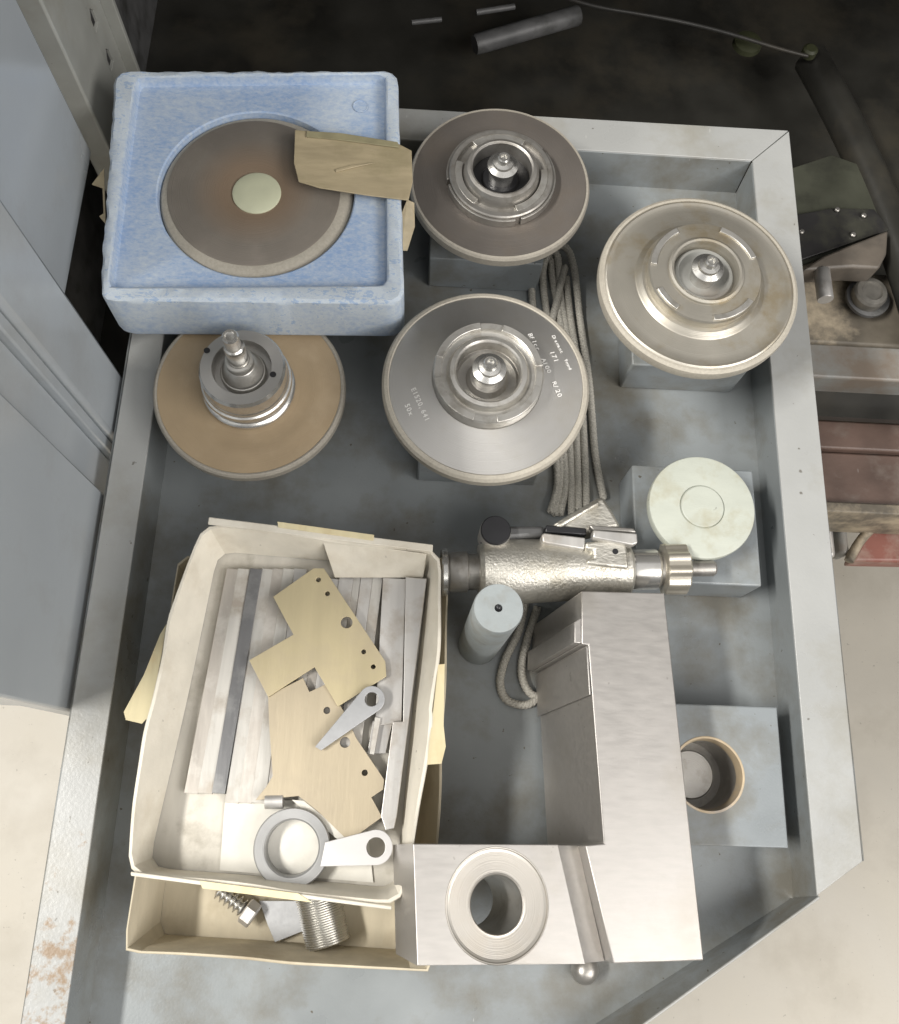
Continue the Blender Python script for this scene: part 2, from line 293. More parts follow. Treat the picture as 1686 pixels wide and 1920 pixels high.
def plate(name, m, outline, holes, th, parent=None, bw=.0002, mw=None):
    """flat plate with holes. outline/hole loops are lists of 2D (m); lies in local XY with its top at z=0"""
    cu = bpy.data.curves.new(name, 'CURVE'); cu.dimensions = '2D'; cu.fill_mode = 'BOTH'; cu.extrude = th / 2 - bw; cu.bevel_depth = bw; cu.bevel_resolution = 1
    for lp in [outline] + holes:
        s = cu.splines.new('POLY'); s.points.add(len(lp) - 1)
        for p, q in zip(s.points, lp): p.co = (q[0], q[1], 0, 1)
        s.use_cyclic_u = True
    t = bpy.data.objects.new(name, cu); COL.objects.link(t)
    bpy.context.view_layer.update()
    me = bpy.data.meshes.new_from_object(t.evaluated_get(bpy.context.evaluated_depsgraph_get()))
    COL.objects.unlink(t); bpy.data.objects.remove(t)
    me.transform(Matrix.Translation((0, 0, -th / 2)))
    bm = bmesh.new(); bm.from_mesh(me); bmesh.ops.remove_doubles(bm, verts=bm.verts, dist=1e-6); bm.to_mesh(me); bm.free()
    if mw is not None: me.transform(mw)
    return link(name, me, m, parent, 12)
def circ(c, r, n=40): return [(c[0] + r * math.cos(2 * math.pi * k / n), c[1] + r * math.sin(2 * math.pi * k / n)) for k in range(n)]
def pxplate(name, m, px, holes, z, th, parent=None, bw=.0002):
    """plate whose outline is given in picture points at height z; holes = (px,py,radius mm)"""
    pts = [at(x, y, z) for x, y in px]; hs = [circ(at(x, y, z), r / 1000) for x, y, r in holes]
    return plate(name, m, [(p.x, p.y) for p in pts], hs, th, parent, bw, Matrix.Translation((0, 0, z)))
def tube(name, m, paths, rad, parent=None, res=4):
    cu = bpy.data.curves.new(name, 'CURVE'); cu.dimensions = '3D'; cu.bevel_depth = rad; cu.bevel_resolution = res; cu.use_fill_caps = True; cu.resolution_u = 10
    for path in paths:
        s = cu.splines.new('NURBS'); s.points.add(len(path) - 1)
        for p, q in zip(s.points, path): p.co = (*q, 1)
        s.order_u = 4; s.use_endpoint_u = True
    t = bpy.data.objects.new(name, cu); COL.objects.link(t); bpy.context.view_layer.update()
    me = bpy.data.meshes.new_from_object(t.evaluated_get(bpy.context.evaluated_depsgraph_get()))
    COL.objects.unlink(t); bpy.data.objects.remove(t)
    return link(name, me, m, parent, 50)
def rope(name, m, paths, rad, pitch, parent=None):
    strands = []
    for P in paths:
        P = [Vector(q) for q in P]; pts = []
        for i in range(len(P) - 1):
            a, b, c_, d = P[max(i - 1, 0)], P[i], P[i + 1], P[min(i + 2, len(P) - 1)]
            n_ = max(2, int((c_ - b).length / .0009))
            for k in range(n_):
                t = k / n_
                pts.append(.5 * ((2 * b) + (c_ - a) * t + (2 * a - 5 * b + 4 * c_ - d) * t * t + (3 * b - 3 * c_ + d - a) * t ** 3))
        pts.append(P[-1])
        for ph in (0, 2.094, 4.189):
            out = []; L_ = 0
            for i, p in enumerate(pts):
                q = pts[min(i + 1, len(pts) - 1)]; pr_ = pts[max(i - 1, 0)]
                tg = (q - pr_).normalized(); sd = tg.cross(Vector((0, 0, 1))).normalized(); up = sd.cross(tg)
                if i: L_ += (p - pts[i - 1]).length
                a_ = ph + L_ / pitch * 2 * math.pi
                out.append(p + (sd * math.cos(a_) + up * math.sin(a_)) * rad * .55)
            strands.append(out)
    cu = bpy.data.curves.new(name, 'CURVE'); cu.dimensions = '3D'; cu.bevel_depth = rad * .62; cu.bevel_resolution = 1; cu.use_fill_caps = True
    for st in strands:
        sp = cu.splines.new('POLY'); sp.points.add(len(st) - 1)
        for p, q in zip(sp.points, st): p.co = (*q, 1)
    t = bpy.data.objects.new(name, cu); COL.objects.link(t); bpy.context.view_layer.update()
    me = bpy.data.meshes.new_from_object(t.evaluated_get(bpy.context.evaluated_depsgraph_get()))
    COL.objects.unlink(t); bpy.data.objects.remove(t)
    return link(name, me, m, parent, 60)
def text_mesh(name, m, items, parent, lift=.0003):
    """items: (string, world origin, direction vector, plane normal, size)"""
    bmt = bmesh.new()
    for s, org, d, nrm, size in items:
        cu = bpy.data.curves.new('t', 'FONT'); cu.body = s; cu.size = size; cu.extrude = .00008; cu.offset = .0001
        t = bpy.data.objects.new('t', cu); COL.objects.link(t); bpy.context.view_layer.update()
        me = bpy.data.meshes.new_from_object(t.evaluated_get(bpy.context.evaluated_depsgraph_get()))
        COL.objects.unlink(t); bpy.data.objects.remove(t)
        n = Vector(nrm).normalized(); x = (Vector(d) - n * Vector(d).dot(n)).normalized(); y = n.cross(x)
        me.transform(Matrix(((x.x, y.x, n.x, org[0] + n.x * lift), (x.y, y.y, n.y, org[1] + n.y * lift), (x.z, y.z, n.z, org[2] + n.z * lift), (0, 0, 0, 1))))
        bmt.from_mesh(me)
    me = bpy.data.meshes.new(name); bmt.to_mesh(me); bmt.free()
    return link(name, me, m, parent, 0)

# ================================================================== SETTING
fl = box('floor', M['floor'], (-4, -4, -.86), (4, 4, -.85), bw=0); tag(fl, kind='structure')

# --- sheet metal tray with folded rim (one cut corner)
XL, XR, YB, HT = -.211, .300, .560, .040
tray = thing('metal_tray', 'grey painted sheet metal tray with folded rim and cut corner holding the wheels and boxes', 'tray')
fpts = [(XL, -.42), (XL, YB), (XR, YB), (.298, -.073), (-.31 + .0, -.42)]
# diagonal goes from (.298,-.073) along (-.152,-.087)
dd = Vector((-.152, -.087)).normalized(); tt = (.298 - XL) / -dd.x
pend = (.298 + dd.x * .51, -.073 + dd.y * .51)
poly = [Vector((XL - .0018, -.367, 0)), Vector((.299 + dd.x * .575, -.0755 + dd.y * .575, 0)), Vector((.3018, -.0745, 0)), Vector((XR + .0018, YB + .0018, 0)), Vector((XL - .0018, YB + .0018, 0))]
link('tray_floor', prism_mesh('tray_floor', poly, Vector((0, 0, -.002))), M['tray'], tray)
def strip(name, m, a, b, c, d, th=.0016, parent=None):
    n = (b - a).cross(d - a).normalized()
    return bev(link(name, prism_mesh(name, [a, b, c, d], n * -th), m, parent), .0007)
V = Vector
# walls (slightly leaning) and folded rims
strip('side_wall', M['tray'], V((XR, YB, -.0012)), V((XR, -.0735, -.0012)), V((XR + .0, -.067, HT)), V((XR, YB + .003, HT)), parent=tray)
strip('side_wall', M['tray'], V((XL, -.40, -.0012)), V((XL, YB, -.0012)), V((XL - .003, YB + .003, HT)), V((XL - .003, -.40, HT)), parent=tray)
strip('back_wall', M['tray'], V((XL, YB, -.0012)), V((XR, YB, -.0012)), V((XR, YB + .004, HT)), V((XL, YB + .004, HT)), parent=tray)
dA = V((.298, -.073, 0)); dn = V((dd.y * -1, dd.x, 0)) * -1; dn = V((-dd.y, dd.x, 0)); dn = dn if dn.x > 0 else -dn
dB = dA + V((dd.x, dd.y, 0)) * .575
uA = V((.3015, -.0667, HT)); uB = uA + (V((.171, -.150, 0)) - V((.3015, -.0667, 0))).normalized() * .575
strip('cut_corner_wall', M['tray'], dA + V((0, 0, -.0012)), dB + V((0, 0, -.0012)), uB, uA, parent=tray)
strip('cut_corner_lip', M['rim'], uA + dn * .0002 + V((0, 0, .0006)), uB + dn * .0002 + V((0, 0, .0006)), uB + dn * .002 + V((0, 0, .0006)), uA + dn * .002 + V((0, 0, .0006)), parent=tray)
def rim(name, pts, drop_edges):
    top = [V((x, y, HT + .001)) for x, y in pts]
    o = bev(link(name, prism_mesh(name, top, V((0, 0, -.0018))), M['rim'], tray), .0007); return o
rim('side_rim', [(XR, -.0665), (.336, -.043), (.339, .601), (XR + .001, YB + .0045)], None)
rim('back_rim', [(XL - .003, YB + .0045), (XR + .0003, YB + .0045), (.3385, .6015), (-.242, .597)], None)
rim('side_rim', [(-.243, -.40), (XL - .003, -.40), (XL - .003, YB + .0038), (-.240, .5965)], None)
box('rim_skirt', M['tray'], (.3365, -.043, .012), (.3385, .599, HT - .0012), tray)
box('rim_skirt', M['tray'], (-.2435, -.40, .012), (-.2415, .595, HT - .0012), tray)
box('rim_skirt', M['tray'], (-.2412, .5985, .012), (.336, .6005, HT - .0012), tray)

# --- cabinet side on the left (glossy painted sheet), seen beside the left rim
cab = thing('cabinet_side', 'glossy blue grey painted cabinet side panel beside the left rim of the tray', 'cabinet', (-.25, .04, -.85))
XW = -.2475
box('front_panel', M['panel'], (XW - .02, .044, -.05), (XW, .215, .50), cab, .002)
box('front_return', M['panel'], (XW - .10, .0465, .035), (XW - .0205, .0525, .495), cab, .001)
box('vertical_channel', M['panel'], (XW - .02, .2155, -.05), (XW - .009, .252, .50), cab, .001)
box('channel_edge', M['panel'], (XW - .020, .2525, -.05), (XW - .003, .262, .50), cab, .0015)
box('rear_panel', M['panel'], (XW - .02, .2625, -.05), (XW + .001, .318, .50), cab, .004)
box('upper_panel', M['panel'], (XW - .05, .3185, .092), (XW - .0285, .488, .50), cab, .004)

box('dark_backing', M['piped'], (XW - .12, .33, -.5), (XW - .115, .999, .50), cab, .001)  # dark sheet added to stand for shade behind post holes and gap
post = thing('perforated_post', 'cream painted perforated steel post standing behind the blue foam box', 'post', (-.25, .5, -.85))
box('post_channel', M['post'], (XW - .056, .524, -.3), (XW - .033, .585, .62), post, .002)
holes = []
hol = lambda cy, cz: [(cy - .006, cz - .009), (cy + .006, cz - .009), (cy + .006, cz + .004), (cy, cz + .011), (cy - .006, cz + .004)]
for k in range(9): holes.append(hol(.612, -.02 + k * .042))
mw = Matrix(((0, 0, 1, XW - .042), (1, 0, 0, 0), (0, 1, 0, 0), (0, 0, 0, 1)))
plate('perforated_flange', M['post'], [(.5855, -.3), (.636, -.3), (.636, .62), (.5855, .62)], holes, .003, post, .0004, mw)
box('flange_edge', M['post'], (XW - .046, .6365, -.3), (XW - .031, .642, .62), post, .0008)

# --- dark machine bay behind the tray
bay = thing('machine_housing', 'dark steel housing behind the tray, its unseen hood added to block light', 'machine', (0, .9, -.85))
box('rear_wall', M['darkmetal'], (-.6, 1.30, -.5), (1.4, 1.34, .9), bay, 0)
box('shade_hood', M['darkmetal'], (-.6, .70, .30), (1.4, 1.29, .36), bay, 0)  # out of view, added to close off light and keep the bay dark
box('shade_hood_front', M['darkmetal'], (-.6, .66, .30), (1.4, .698, 1.3), bay, 0)  # unseen too, added to block light so the tray darkens towards the back
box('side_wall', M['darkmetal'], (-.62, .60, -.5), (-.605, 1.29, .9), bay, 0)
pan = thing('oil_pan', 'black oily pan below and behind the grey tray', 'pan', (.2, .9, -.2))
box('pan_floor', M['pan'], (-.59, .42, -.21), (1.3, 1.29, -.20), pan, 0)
rimpts = [at(x, y, -.10) for x, y in ((940, -60), (1060, 5), (1180, 22), (1290, 42), (1390, 68), (1470, 95), (1515, 105))]
tube('pan_rim', M['darkmetal'], [rimpts], .0022, pan)
bend = [at(x, y, -.13) for x, y in ((1520, 110), (1600, 250), (1680, 420), (1740, 640))]
tube('drain_hose', M['pan'], [bend], .02, pan)
pp = thing('pipe', 'dull grey pipe lying in the dark behind the tray', 'pipe', at(980, 60, -.15))
a_, b_ = at(890, 84, -.15), at(1085, 28, -.15)
lathe('pipe_body', M['piped'], [(0, 0), (11, 0), (12, 3), (12, (b_ - a_).length * 1000 - 3), (11, (b_ - a_).length * 1000), (0, (b_ - a_).length * 1000)], a_, pp, 32, (b_ - a_).normalized())
for nm, lab, x0, y0, x1, y1, r in (('steel_rod', 'short dull rod at the top edge left of the pipe', 772, 42, 828, 36, 3), ('steel_rod', 'thin rod behind the end of the dull pipe', 893, 23, 965, 12, 3.5)):
    a_, b_ = at(x0, y0, -.12), at(x1, y1, -.12); L_ = (b_ - a_).length * 1000
    o = lathe(nm, M['piped'], [(0, 0), (r, 0), (r, L_), (0, L_)], a_, None, 20, (b_ - a_).normalized()); tag(o, lab, 'rod', 'rods behind the tray')
o = lathe('drain_fitting', M['moss'], [(0, 0), (9, 0), (9, 8), (6, 10), (0, 10)], at(1515, 102, -.11), None, 24); tag(o, 'small olive fitting at the end of the curved pan rim', 'fitting')
o = lathe('olive_cap', M['moss'], [(0, 0), (18, 0), (17, 6), (8, 10), (0, 10)], at(1400, 85, -.13), None, 24); tag(o, 'dark olive cap below the curved pan rim', 'cap')

# --- machine parts to the right of the tray
mp_ = thing('guard_plate', 'dark olive plate with four bright screws right of the tray', 'plate', at(1580, 420, -.12))
prism('plate_body', M['olive'], [(1440, 330), (1560, 290), (1672, 330), (1668, 430), (1500, 500), (1440, 520)], -.12, .02, mp_)
cov_ = prism('cover', M['coverm'], [(1440, 412), (1560, 390), (1640, 392), (1668, 430), (1500, 488), (1440, 505)], -.115, .004, mp_)
for x, y in ((1570, 393), (1620, 404), (1503, 434), (1600, 440)):
    lathe('screw', M['hubdark'], [(0, -.5), (3, -.5), (3, 1), (2, 2), (0, 2.2)], at(x, y, -.113), cov_, 20)
o = prism('wedge_casting', M['tan'], [(1506, 505), (1545, 478), (1667, 430), (1664, 475), (1650, 503), (1600, 500)], -.105, .03, None, .003); tag(o, 'tan painted wedge shaped casting above the bolt head', 'casting')
a_, b_ = at(1541, 507, -.11), at(1548, 562, -.11); L_ = (b_ - a_).length * 1000
o = lathe('steel_roller', M['bar'], [(0, 0), (8, 0), (8.5, 1), (8.5, L_ - 1), (8, L_), (0, L_)], a_, None, 32, (b_ - a_).normalized()); tag(o, 'short dull steel roller left of the big bolt head', 'roller')
bt = thing('bolt', 'large oily bolt head with washer right of the tray rim', 'bolt', at(1625, 555, -.14))
lathe('washer', M['piped'], [(0, 0), (25, 0), (25, 4), (22, 5), (0, 5)], at(1625, 560, -.15), bt, 48)
lathe('head', M['boltold'], [(19, 0), (19, 10), (17, 13), (12, 14), (11, 12), (0, 12)], at(1625, 557, -.145), bt, 48)
mb = thing('machine_bed', 'dirty grey machine bed with rusty patches right of the tray', 'machine', at(1600, 650, -.3))
box('bed_top', M['grime'], (at(1505, 640, -.16).x - .2, at(1505, 640, -.16).y, -.2), (1.2, at(1505, 505, -.16).y, -.16), mb, .003)
y1_ = at(1505, 640, -.165).y - .001; y0_ = at(1505, 705, -.165).y
box('bed_beam', M['machine'], (.15, y0_, -.225), (1.2, y1_, -.165), mb, .003)
y1_ = at(1520, 720, -.25).y; y0_ = at(1520, 783, -.25).y
box('recess_back', M['darkmetal'], (.15, y1_ - .0, -.60), (1.2, y1_ + .03, -.26), mb, .001)
box('lower_ledge', M['grime'], (.15, y0_, -.30), (1.2, y1_ - .002, -.25), mb, .003)
y1_ = y0_ - .001; y0_ = at(1525, 838, -.25).y
box('cross_beam', M['rail'], (.15, y0_, -.30), (1.2, y1_, -.252), mb, .003)
y1_ = y0_ - .001; y0_ = at(1525, 942, -.26).y
box('cross_beam', M['rail'], (.15, y0_, -.33), (1.2, y1_, -.26), mb, .003)
y1_ = y0_ - .001; y0_ = at(1525, 958, -.25).y
box('bead', M['grime'], (.15, y0_, -.33), (1.2, y1_, -.25), mb, .002)
rr = thing('roller_assembly', 'worn red painted roller guard below the brown cross beam', 'machine part', at(1620, 1010, -.33))
yA, yB = at(1600, 958, -.33).y, at(1600, 1052, -.33).y
xa = at(1545, 1000, -.33).x
for k, (w, mm) in enumerate(((.018, 'machine'), (.014, 'bar'), (.012, 'machine'))):
    box('pipe_segment', M[mm], (xa - .02 + k * .02, yB + .004 * k, -.36), (xa - .02 + k * .02 + w, yA, -.33), rr, .005)
arc = [(1592, 1052), (1610, 1010), (1640, 975), (1700, 955)]
tube('guard_bead', M['grime'], [[at(x, y, -.33) for x, y in arc]], .006, rr)
prism('red_guard', M['redroll'], [(1600, 1052), (1618, 1012), (1645, 980), (1760, 958), (1760, 1055)], -.335, .03, rr, .004)

# ================================================================== BLOCKS
def block(cx, cy, label, hole=False, z=.045, w=.100, h=.097, rot=0.0):
    t = thing('wheel_block', label, 'block', (cx, cy, 0), 'grey painted support blocks in the tray')
    out = [(cx - w / 2, cy - h / 2), (cx + w / 2, cy - h / 2), (cx + w / 2, cy + h / 2), (cx - w / 2, cy + h / 2)]
    c, s = math.cos(rot), math.sin(rot)
    out = [(cx + (x - cx) * c - (y - cy) * s, cy + (x - cx) * s + (y - cy) * c) for x, y in out]
    return t, out
def solid_block(cx, cy, label, **k):
    t, out = block(cx, cy, label, **k)
    bev(link('block_body', prism_mesh('b', [V((x, y, .045)) for x, y in out], V((0, 0, -.0445))), M['block'], t), .0015)
    return t
solid_block(.054, .4855, 'grey block under the brown wheel beside the blue foam box')
solid_block(.052, .296, 'grey block under the engraved bright wheel in the middle of the tray')
solid_block(.229, .393, 'grey block under the worn dished wheel at the right rim')
solid_block(.226, .2055, 'grey block carrying the mint coloured disc')
hc = at(1328, 1452, .045)
t, out = block(.229, .0145, 'grey block with a brass lipped bore beside the steel bracket')
plate('block_body', M['block'], out, [circ((hc.x, hc.y), .0265, 64)], .0445, t, .0012, Matrix.Translation((0, 0, .045)))
lathe('bore_lip', M['gold'], [(26.4, -6), (27.3, .1), (27.0, .35), (25.6, .3), (24.4, -4.5), (24.4, -10), (26.4, -10)], (hc.x, hc.y, .045), t, 72)
lathe('bore_liner', M['hubdark'], [(26.3, -10.1), (24.5, -10.1), (24.5, -44), (0, -44)], (hc.x, hc.y, .045), t, 64)
o = lathe('bore_plug', M['hubdark'], [(0, 0), (18, 0), (18, 20), (17, 21), (0, 21)], (hc.x - .006, hc.y + .0, .0015), None, 64); tag(o, 'plain round steel plug sitting inside the bored grey block', 'plug')

# ================================================================== WHEELS
def spindle(parent, c, base, top, r=12):
    s = r / 12
    pr = [(10 * s, base), (10 * s, top - 14), (12 * s, top - 13), (12.5 * s, top - 10), (8.5 * s, top - 8), (8 * s, top - 6), (5.2 * s, top - 5), (5 * s, top - 1), (4.2 * s, top), (2.6 * s, top), (1.8 * s, top - 2.5), (0, top - 3)]
    lathe('spindle', M['bright'], pr, c, parent, 48)
# centre wheel, engraved
c3 = at(912, 718, .104)
w3 = thing('grinding_wheel', 'bright engraved steel grinding wheel with a tan rim in the middle of the tray', 'grinding wheel', (c3.x, c3.y, .046), 'grinding wheels on arbors')
lathe('wheel_body', M['turned'], [(73.5, -9), (73.5, -.6), (72.6, -.4), (60, 2.6), (44, 7), (41.5, 7.6), (41.5, 7), (28, 7), (28, -20), (60, -12), (73.5, -9)], c3, w3, 128)
lathe('abrasive_rim', M['gritlight'], [(73.7, -9), (73.7, -.4), (74.5, .1), (77.2, -.8), (79, -3), (79, -10), (77, -12), (73.7, -12)], c3, w3, 128)
ring_ = lathe('clamp_ring', M['hub'], [(41, 6), (41, 17.5), (40, 18.6), (35.5, 18.6), (35, 15), (31, 14.6), (30, 18), (28.5, 20), (25.5, 20.5), (24, 19), (24, 6)], c3, w3, 96)
for a0, a1 in ((10, 75), (100, 165), (190, 255), (280, 345)): arc_ring('ring_sector', M['hub'], 35.2, 40.8, 16, 19.6, a0, a1, c3, ring_)
lathe('recess', M['hubdark'], [(24.2, 8), (23.5, 8), (22, 6.5), (16, 6), (14, 8), (13, 10), (10, 10)], c3, w3, 64)
spindle(w3, c3, 6, 34)
lathe('arbor', M['hub'], [(27, -15), (27, -40), (30, -41), (30, -57.5), (0, -57.5)], c3, w3, 64)
nrm = V((0, 0, 1)); dtx = (at(1050, 735, .108) - at(992, 618, .108)).normalized()
def tx(s, x, y, size, z): p = at(x, y, z); r = (p.xy - c3.xy).length; sl = .155; n = V(((p.x - c3.x) / r * sl, (p.y - c3.y) / r * sl, 1)).normalized(); return (s, (p.x, p.y, p.z), dtx, n, size)
def zc(r):  # height of the cone at radius r (m)
    r *= 1000; return c3.z + (0 + (70.5 - r) * .26 if r > 60 else 2.6 + (60 - r) * .275) / 1000
def cone_pt(x, y):
    z = c3.z + .004
    for _ in range(6): p = at(x, y, z); z = zc((p.xy - c3.xy).length)
    return p
def ctx(s, x, y, size):
    out = []
    cu_p = cone_pt(x, y); adv = 0
    for ch in s:
        pos = cu_p + V((dtx.x, dtx.y, 0)) * adv
        r = (pos.xy - c3.xy).length; z = zc(r); u = (pos.xy - c3.xy).normalized()
        out.append((ch, (pos.x, pos.y, z), dtx, V((u.x * .27, u.y * .27, 1)).normalized(), size)); adv += size * .62
    return [q for q in out if q[0] != ' ']
for s_, x_, y_, z_ in (('Bf1cr  A100  R/20', 989, 627, .0054), ('171', 1030, 660, .0056), ('Diamant  9mm4', 1034, 630, .0040), ('E1520,641', 771, 730, .0052), ('50x', 759, 760, .0054)):
    text_mesh('engraved_line', M['etch'], ctx(s_, x_, y_, z_), w3, .0006)

# brown wheel behind
c2 = at(938, 340, .096)
w2 = thing('grinding_wheel', 'dark brown flat grinding wheel with slotted hub ring at the back of the tray', 'grinding wheel', (c2.x, c2.y, .046), 'grinding wheels on arbors')
lathe('wheel_body', M['darkresin'], [(72, -9), (72, 0), (60, .3), (50, .8), (46, .8), (28, 2), (28, -12), (72, -9)], c2, w2, 128)
lathe('abrasive_rim', M['grit'], [(72.2, -9), (72.2, .3), (74, 0), (75.3, -2), (75.3, -9), (72.2, -9.5)], c2, w2, 128)
ring_ = lathe('clamp_ring', M['hubdark'], [(43, 0), (43, 10), (42, 11), (38.5, 11), (38, 7), (32, 6.6), (30.5, 13), (28.5, 16.6), (26, 17.4), (24.3, 16.5), (24, 2)], c2, w2, 96)
for a0, a1 in ((-70, 10), (60, 130), (165, 235)): arc_ring('ring_sector', M['hub'], 32.5, 38.4, 6, 10.6, a0, a1, c2, ring_)
for a0, a1 in ((-68, 34), (40, 190), (196, 286)): arc_ring('outer_sector', M['hubdark'], 43.1, 45.2, .8, 8.5, a0, a1, c2, ring_)
lathe('recess', M['black'], [(24.2, 3), (16, 2.5), (15, 4), (14, 5), (9, 5)], c2, w2, 64)
spindle(w2, c2, 2, 30)
lathe('arbor', M['hub'], [(27, -5), (27, -30), (30, -31), (30, -49.5), (0, -49.5)], c2, w2, 64)

# worn dished wheel at the right
c4 = at(1311, 530, .108)
w4 = thing('grinding_wheel', 'worn tarnished dished grinding wheel overlapping the right rim of the tray', 'grinding wheel', (c4.x, c4.y, .046), 'grinding wheels on arbors')
lathe('wheel_body', M['dish'], [(75.5, -8), (75.5, .4), (74, 1.2), (72.5, .8), (71, .2), (66, .9), (56, 1.6), (52, 2.2), (50, 4.0), (47.5, 6.2), (45.5, 6.6), (44, 6.4), (28, 8), (28, -14), (75.5, -8)], c4, w4, 128)
lathe('abrasive_rim', M['gritlight'], [(75.7, -8), (75.7, .9), (77.5, 1), (79.8, -.6), (80.4, -4), (80, -9), (75.7, -9.5)], c4, w4, 128)
ring_ = lathe('clamp_ring', M['dish'], [(44, 6), (44.5, 14), (43.5, 15.6), (37, 16.2), (30, 16.6), (29.5, 18.2), (27.5, 19), (25.8, 18.4), (25, 17), (24, 6)], c4, w4, 96)
for a0, a1 in ((-85, -35), (120, 175), (205, 235), (20, 70)): arc_ring('ring_sector', M['hub'], 38.5, 43.2, 15, 17.4, a0, a1, c4, ring_)
lathe('seal_cup', M['machine'], [(24.2, 10), (22.5, 12), (20.5, 12.2), (17, 8), (15, 7), (9, 7)], c4, w4, 64)
spindle(w4, c4, 6, 31)
lathe('arbor', M['hub'], [(27, -10), (27, -40), (30, -41), (30, -61.5), (0, -61.5)], c4, w4, 64)

# tan wheel with the tall hub, standing on the tray floor
c1 = at(468, 727, .068)
w1 = thing('grinding_wheel', 'tan grinding wheel with a tall stepped steel hub in front of the blue foam box', 'grinding wheel', (c1.x, c1.y, 0), 'grinding wheels on arbors')
lathe('wheel_body', M['resin2'], [(71.5, -9), (71.5, .0), (58, .2), (50, .2), (48, -.4), (38, -.4), (28, 0), (28, -12), (71.5, -9)], c1, w1, 128)
lathe('abrasive_rim', M['grit'], [(71.7, -9), (71.7, .0), (73, .5), (74, .1), (75.3, -1.8), (75.3, -8), (73, -9.5), (71.7, -9.5)], c1, w1, 128)
lathe('hub', M['bright'], [(35, -1), (36.2, 1), (36.2, 4), (35.2, 5.2), (33.6, 6), (33.4, 11), (34.8, 12), (35.2, 14), (34.6, 16), (33.2, 16.8), (33, 20), (32.4, 21), (32.4, 33), (30.6, 36)], c1, w1, 96)
lathe('hub_face', M['turned'], [(30.7, 36), (22.3, 36.1), (22, 35), (22, 24), (9, 24)], c1, w1, 96)
lathe('lock_nut', M['hub'], [(17.5, 24.1), (17.5, 28), (16.6, 29.5), (15.8, 29.8), (15.2, 33), (14, 34.5), (12.5, 40), (10.6, 42), (10.6, 47), (10, 48), (8, 48.5)], c1, w1, 64)
lathe('spindle', M['bright'], [(7.8, 40), (7.8, 66), (7.2, 68), (5.9, 69), (5.9, 82), (5, 83.5), (3.6, 83.5), (3, 82.6), (0, 82.2)], c1, w1, 48)
for x, y in ((388, 657), (512, 702)):
    p = at(x, y, c1.z + .0363); lathe('pin_hole', M['black'], [(0, 0), (2.4, 0), (2.4, .15), (0, .15)], p, w1, 20)
lathe('arbor', M['hub'], [(27, -10), (27, -40), (30, -41), (30, -67.5), (0, -67.5)], c1, w1, 64)

# ================================================================== BLUE FOAM BOX
zt, zb = .124, .0705
def rrect(cs, rad, n=10):
    """rounded quad from 4 corners (Vector), counter-clockwise"""
    out = []
    for i in range(len(cs)):
        p, a, b = cs[i], cs[i - 1], cs[(i + 1) % len(cs)]
        da, db = (a - p).normalized(), (b - p).normalized()
        for k in range(n + 1):
            t_ = k / n; s0 = p + da * rad; s1 = p + db * rad
            out.append(s0 * (1 - t_) ** 2 + p * 2 * t_ * (1 - t_) + s1 * t_ ** 2)
    return out
def resample(loop, n):
    L = [0]
    for a, b in zip(loop, loop[1:] + loop[:1]): L.append(L[-1] + (b - a).length)
    tot = L[-1]; out = []; j = 0
    for k in range(n):
        d = tot * k / n
        while L[j + 1] < d: j += 1
        a, b = loop[j], loop[(j + 1) % len(loop)]; out.append(a.lerp(b, (d - L[j]) / max(1e-9, L[j + 1] - L[j])))
    return out
fo = [at(185, 562, zt), at(758, 568, zt), at(746, 130, zt), at(214, 130, zt)]; fi = [at(212, 548, zt - .0085), at(724, 544, zt - .0085), at(722, 155, zt - .0085), at(262, 162, zt - .0085)]
for v in fo + fi: v.z = 0
N = 160
foc = sum(fo, V()) / 4
def by_angle(loop, c, n):
    """intersect loop with n rays from c so that all rings share angles"""
    out = []
    for k in range(n):
        a = 2 * math.pi * k / n; d = V((math.cos(a), math.sin(a), 0)); best = None
        for p, q in zip(loop, loop[1:] + loop[:1]):
            e = q - p; den = d.x * e.y - d.y * e.x
            if abs(den) < 1e-12: continue
            w = p - c; t_ = (w.x * e.y - w.y * e.x) / den; u = (w.x * d.y - w.y * d.x) / den
            if t_ > 0 and -1e-6 <= u <= 1 + 1e-6 and (best is None or t_ > best): best = t_
        out.append(c + d * best)
    return out
cw = at(482, 364, .1125)
O = by_angle(rrect(fo, .012), V((cw.x, cw.y, 0)), N); I = by_angle(rrect(fi, .005), V((cw.x, cw.y, 0)), N)
Cc = V((cw.x, cw.y, 0))
def lev(loop, z, s=1.0, off=0.0, wob=0):
    out = []
    for k, p in enumerate(loop):
        d = (p - Cc); L_ = d.length; q = Cc + d * ((L_ * s + off) / L_)
        w = math.sin(k * 1.7) * .35 + math.sin(k * .61 + 1) * .4 + random.uniform(-.5, .5)
        out.append(V((q.x + w * wob * d.x / L_, q.y + w * wob * d.y / L_, z + w * wob * .5)))
    return out
H = [Cc + V((math.cos(2 * math.pi * k / N), math.sin(2 * math.pi * k / N), 0)) * .0766 for k in range(N)]
loops = [lev(O, zb, 1, -.006), lev(O, zb + .0015, 1, -.001), lev(O, zb + .007, 1, .001), lev(O, zt - .006, 1, 0, .0006), lev(O, zt - .0022, 1, -.0004, .0007), lev(O, zt - .0002, 1, -.003, .0004),
         lev(I, zt, 1, .003, .0003), lev(I, zt - .001, 1, .0012), lev(I, zt - .0075, 1, 0), lev(I, zt - .0085, 1, -.001),
         lev(H, zt - .0085, 1, .0012), lev(H, zt - .0095, 1, 0), lev(H, zt - .034, 1, -.001)]
fb = thing('foam_box', 'blue moulded foam box with a round recess on the back left corner', 'foam box', (Cc.x, Cc.y, zb))
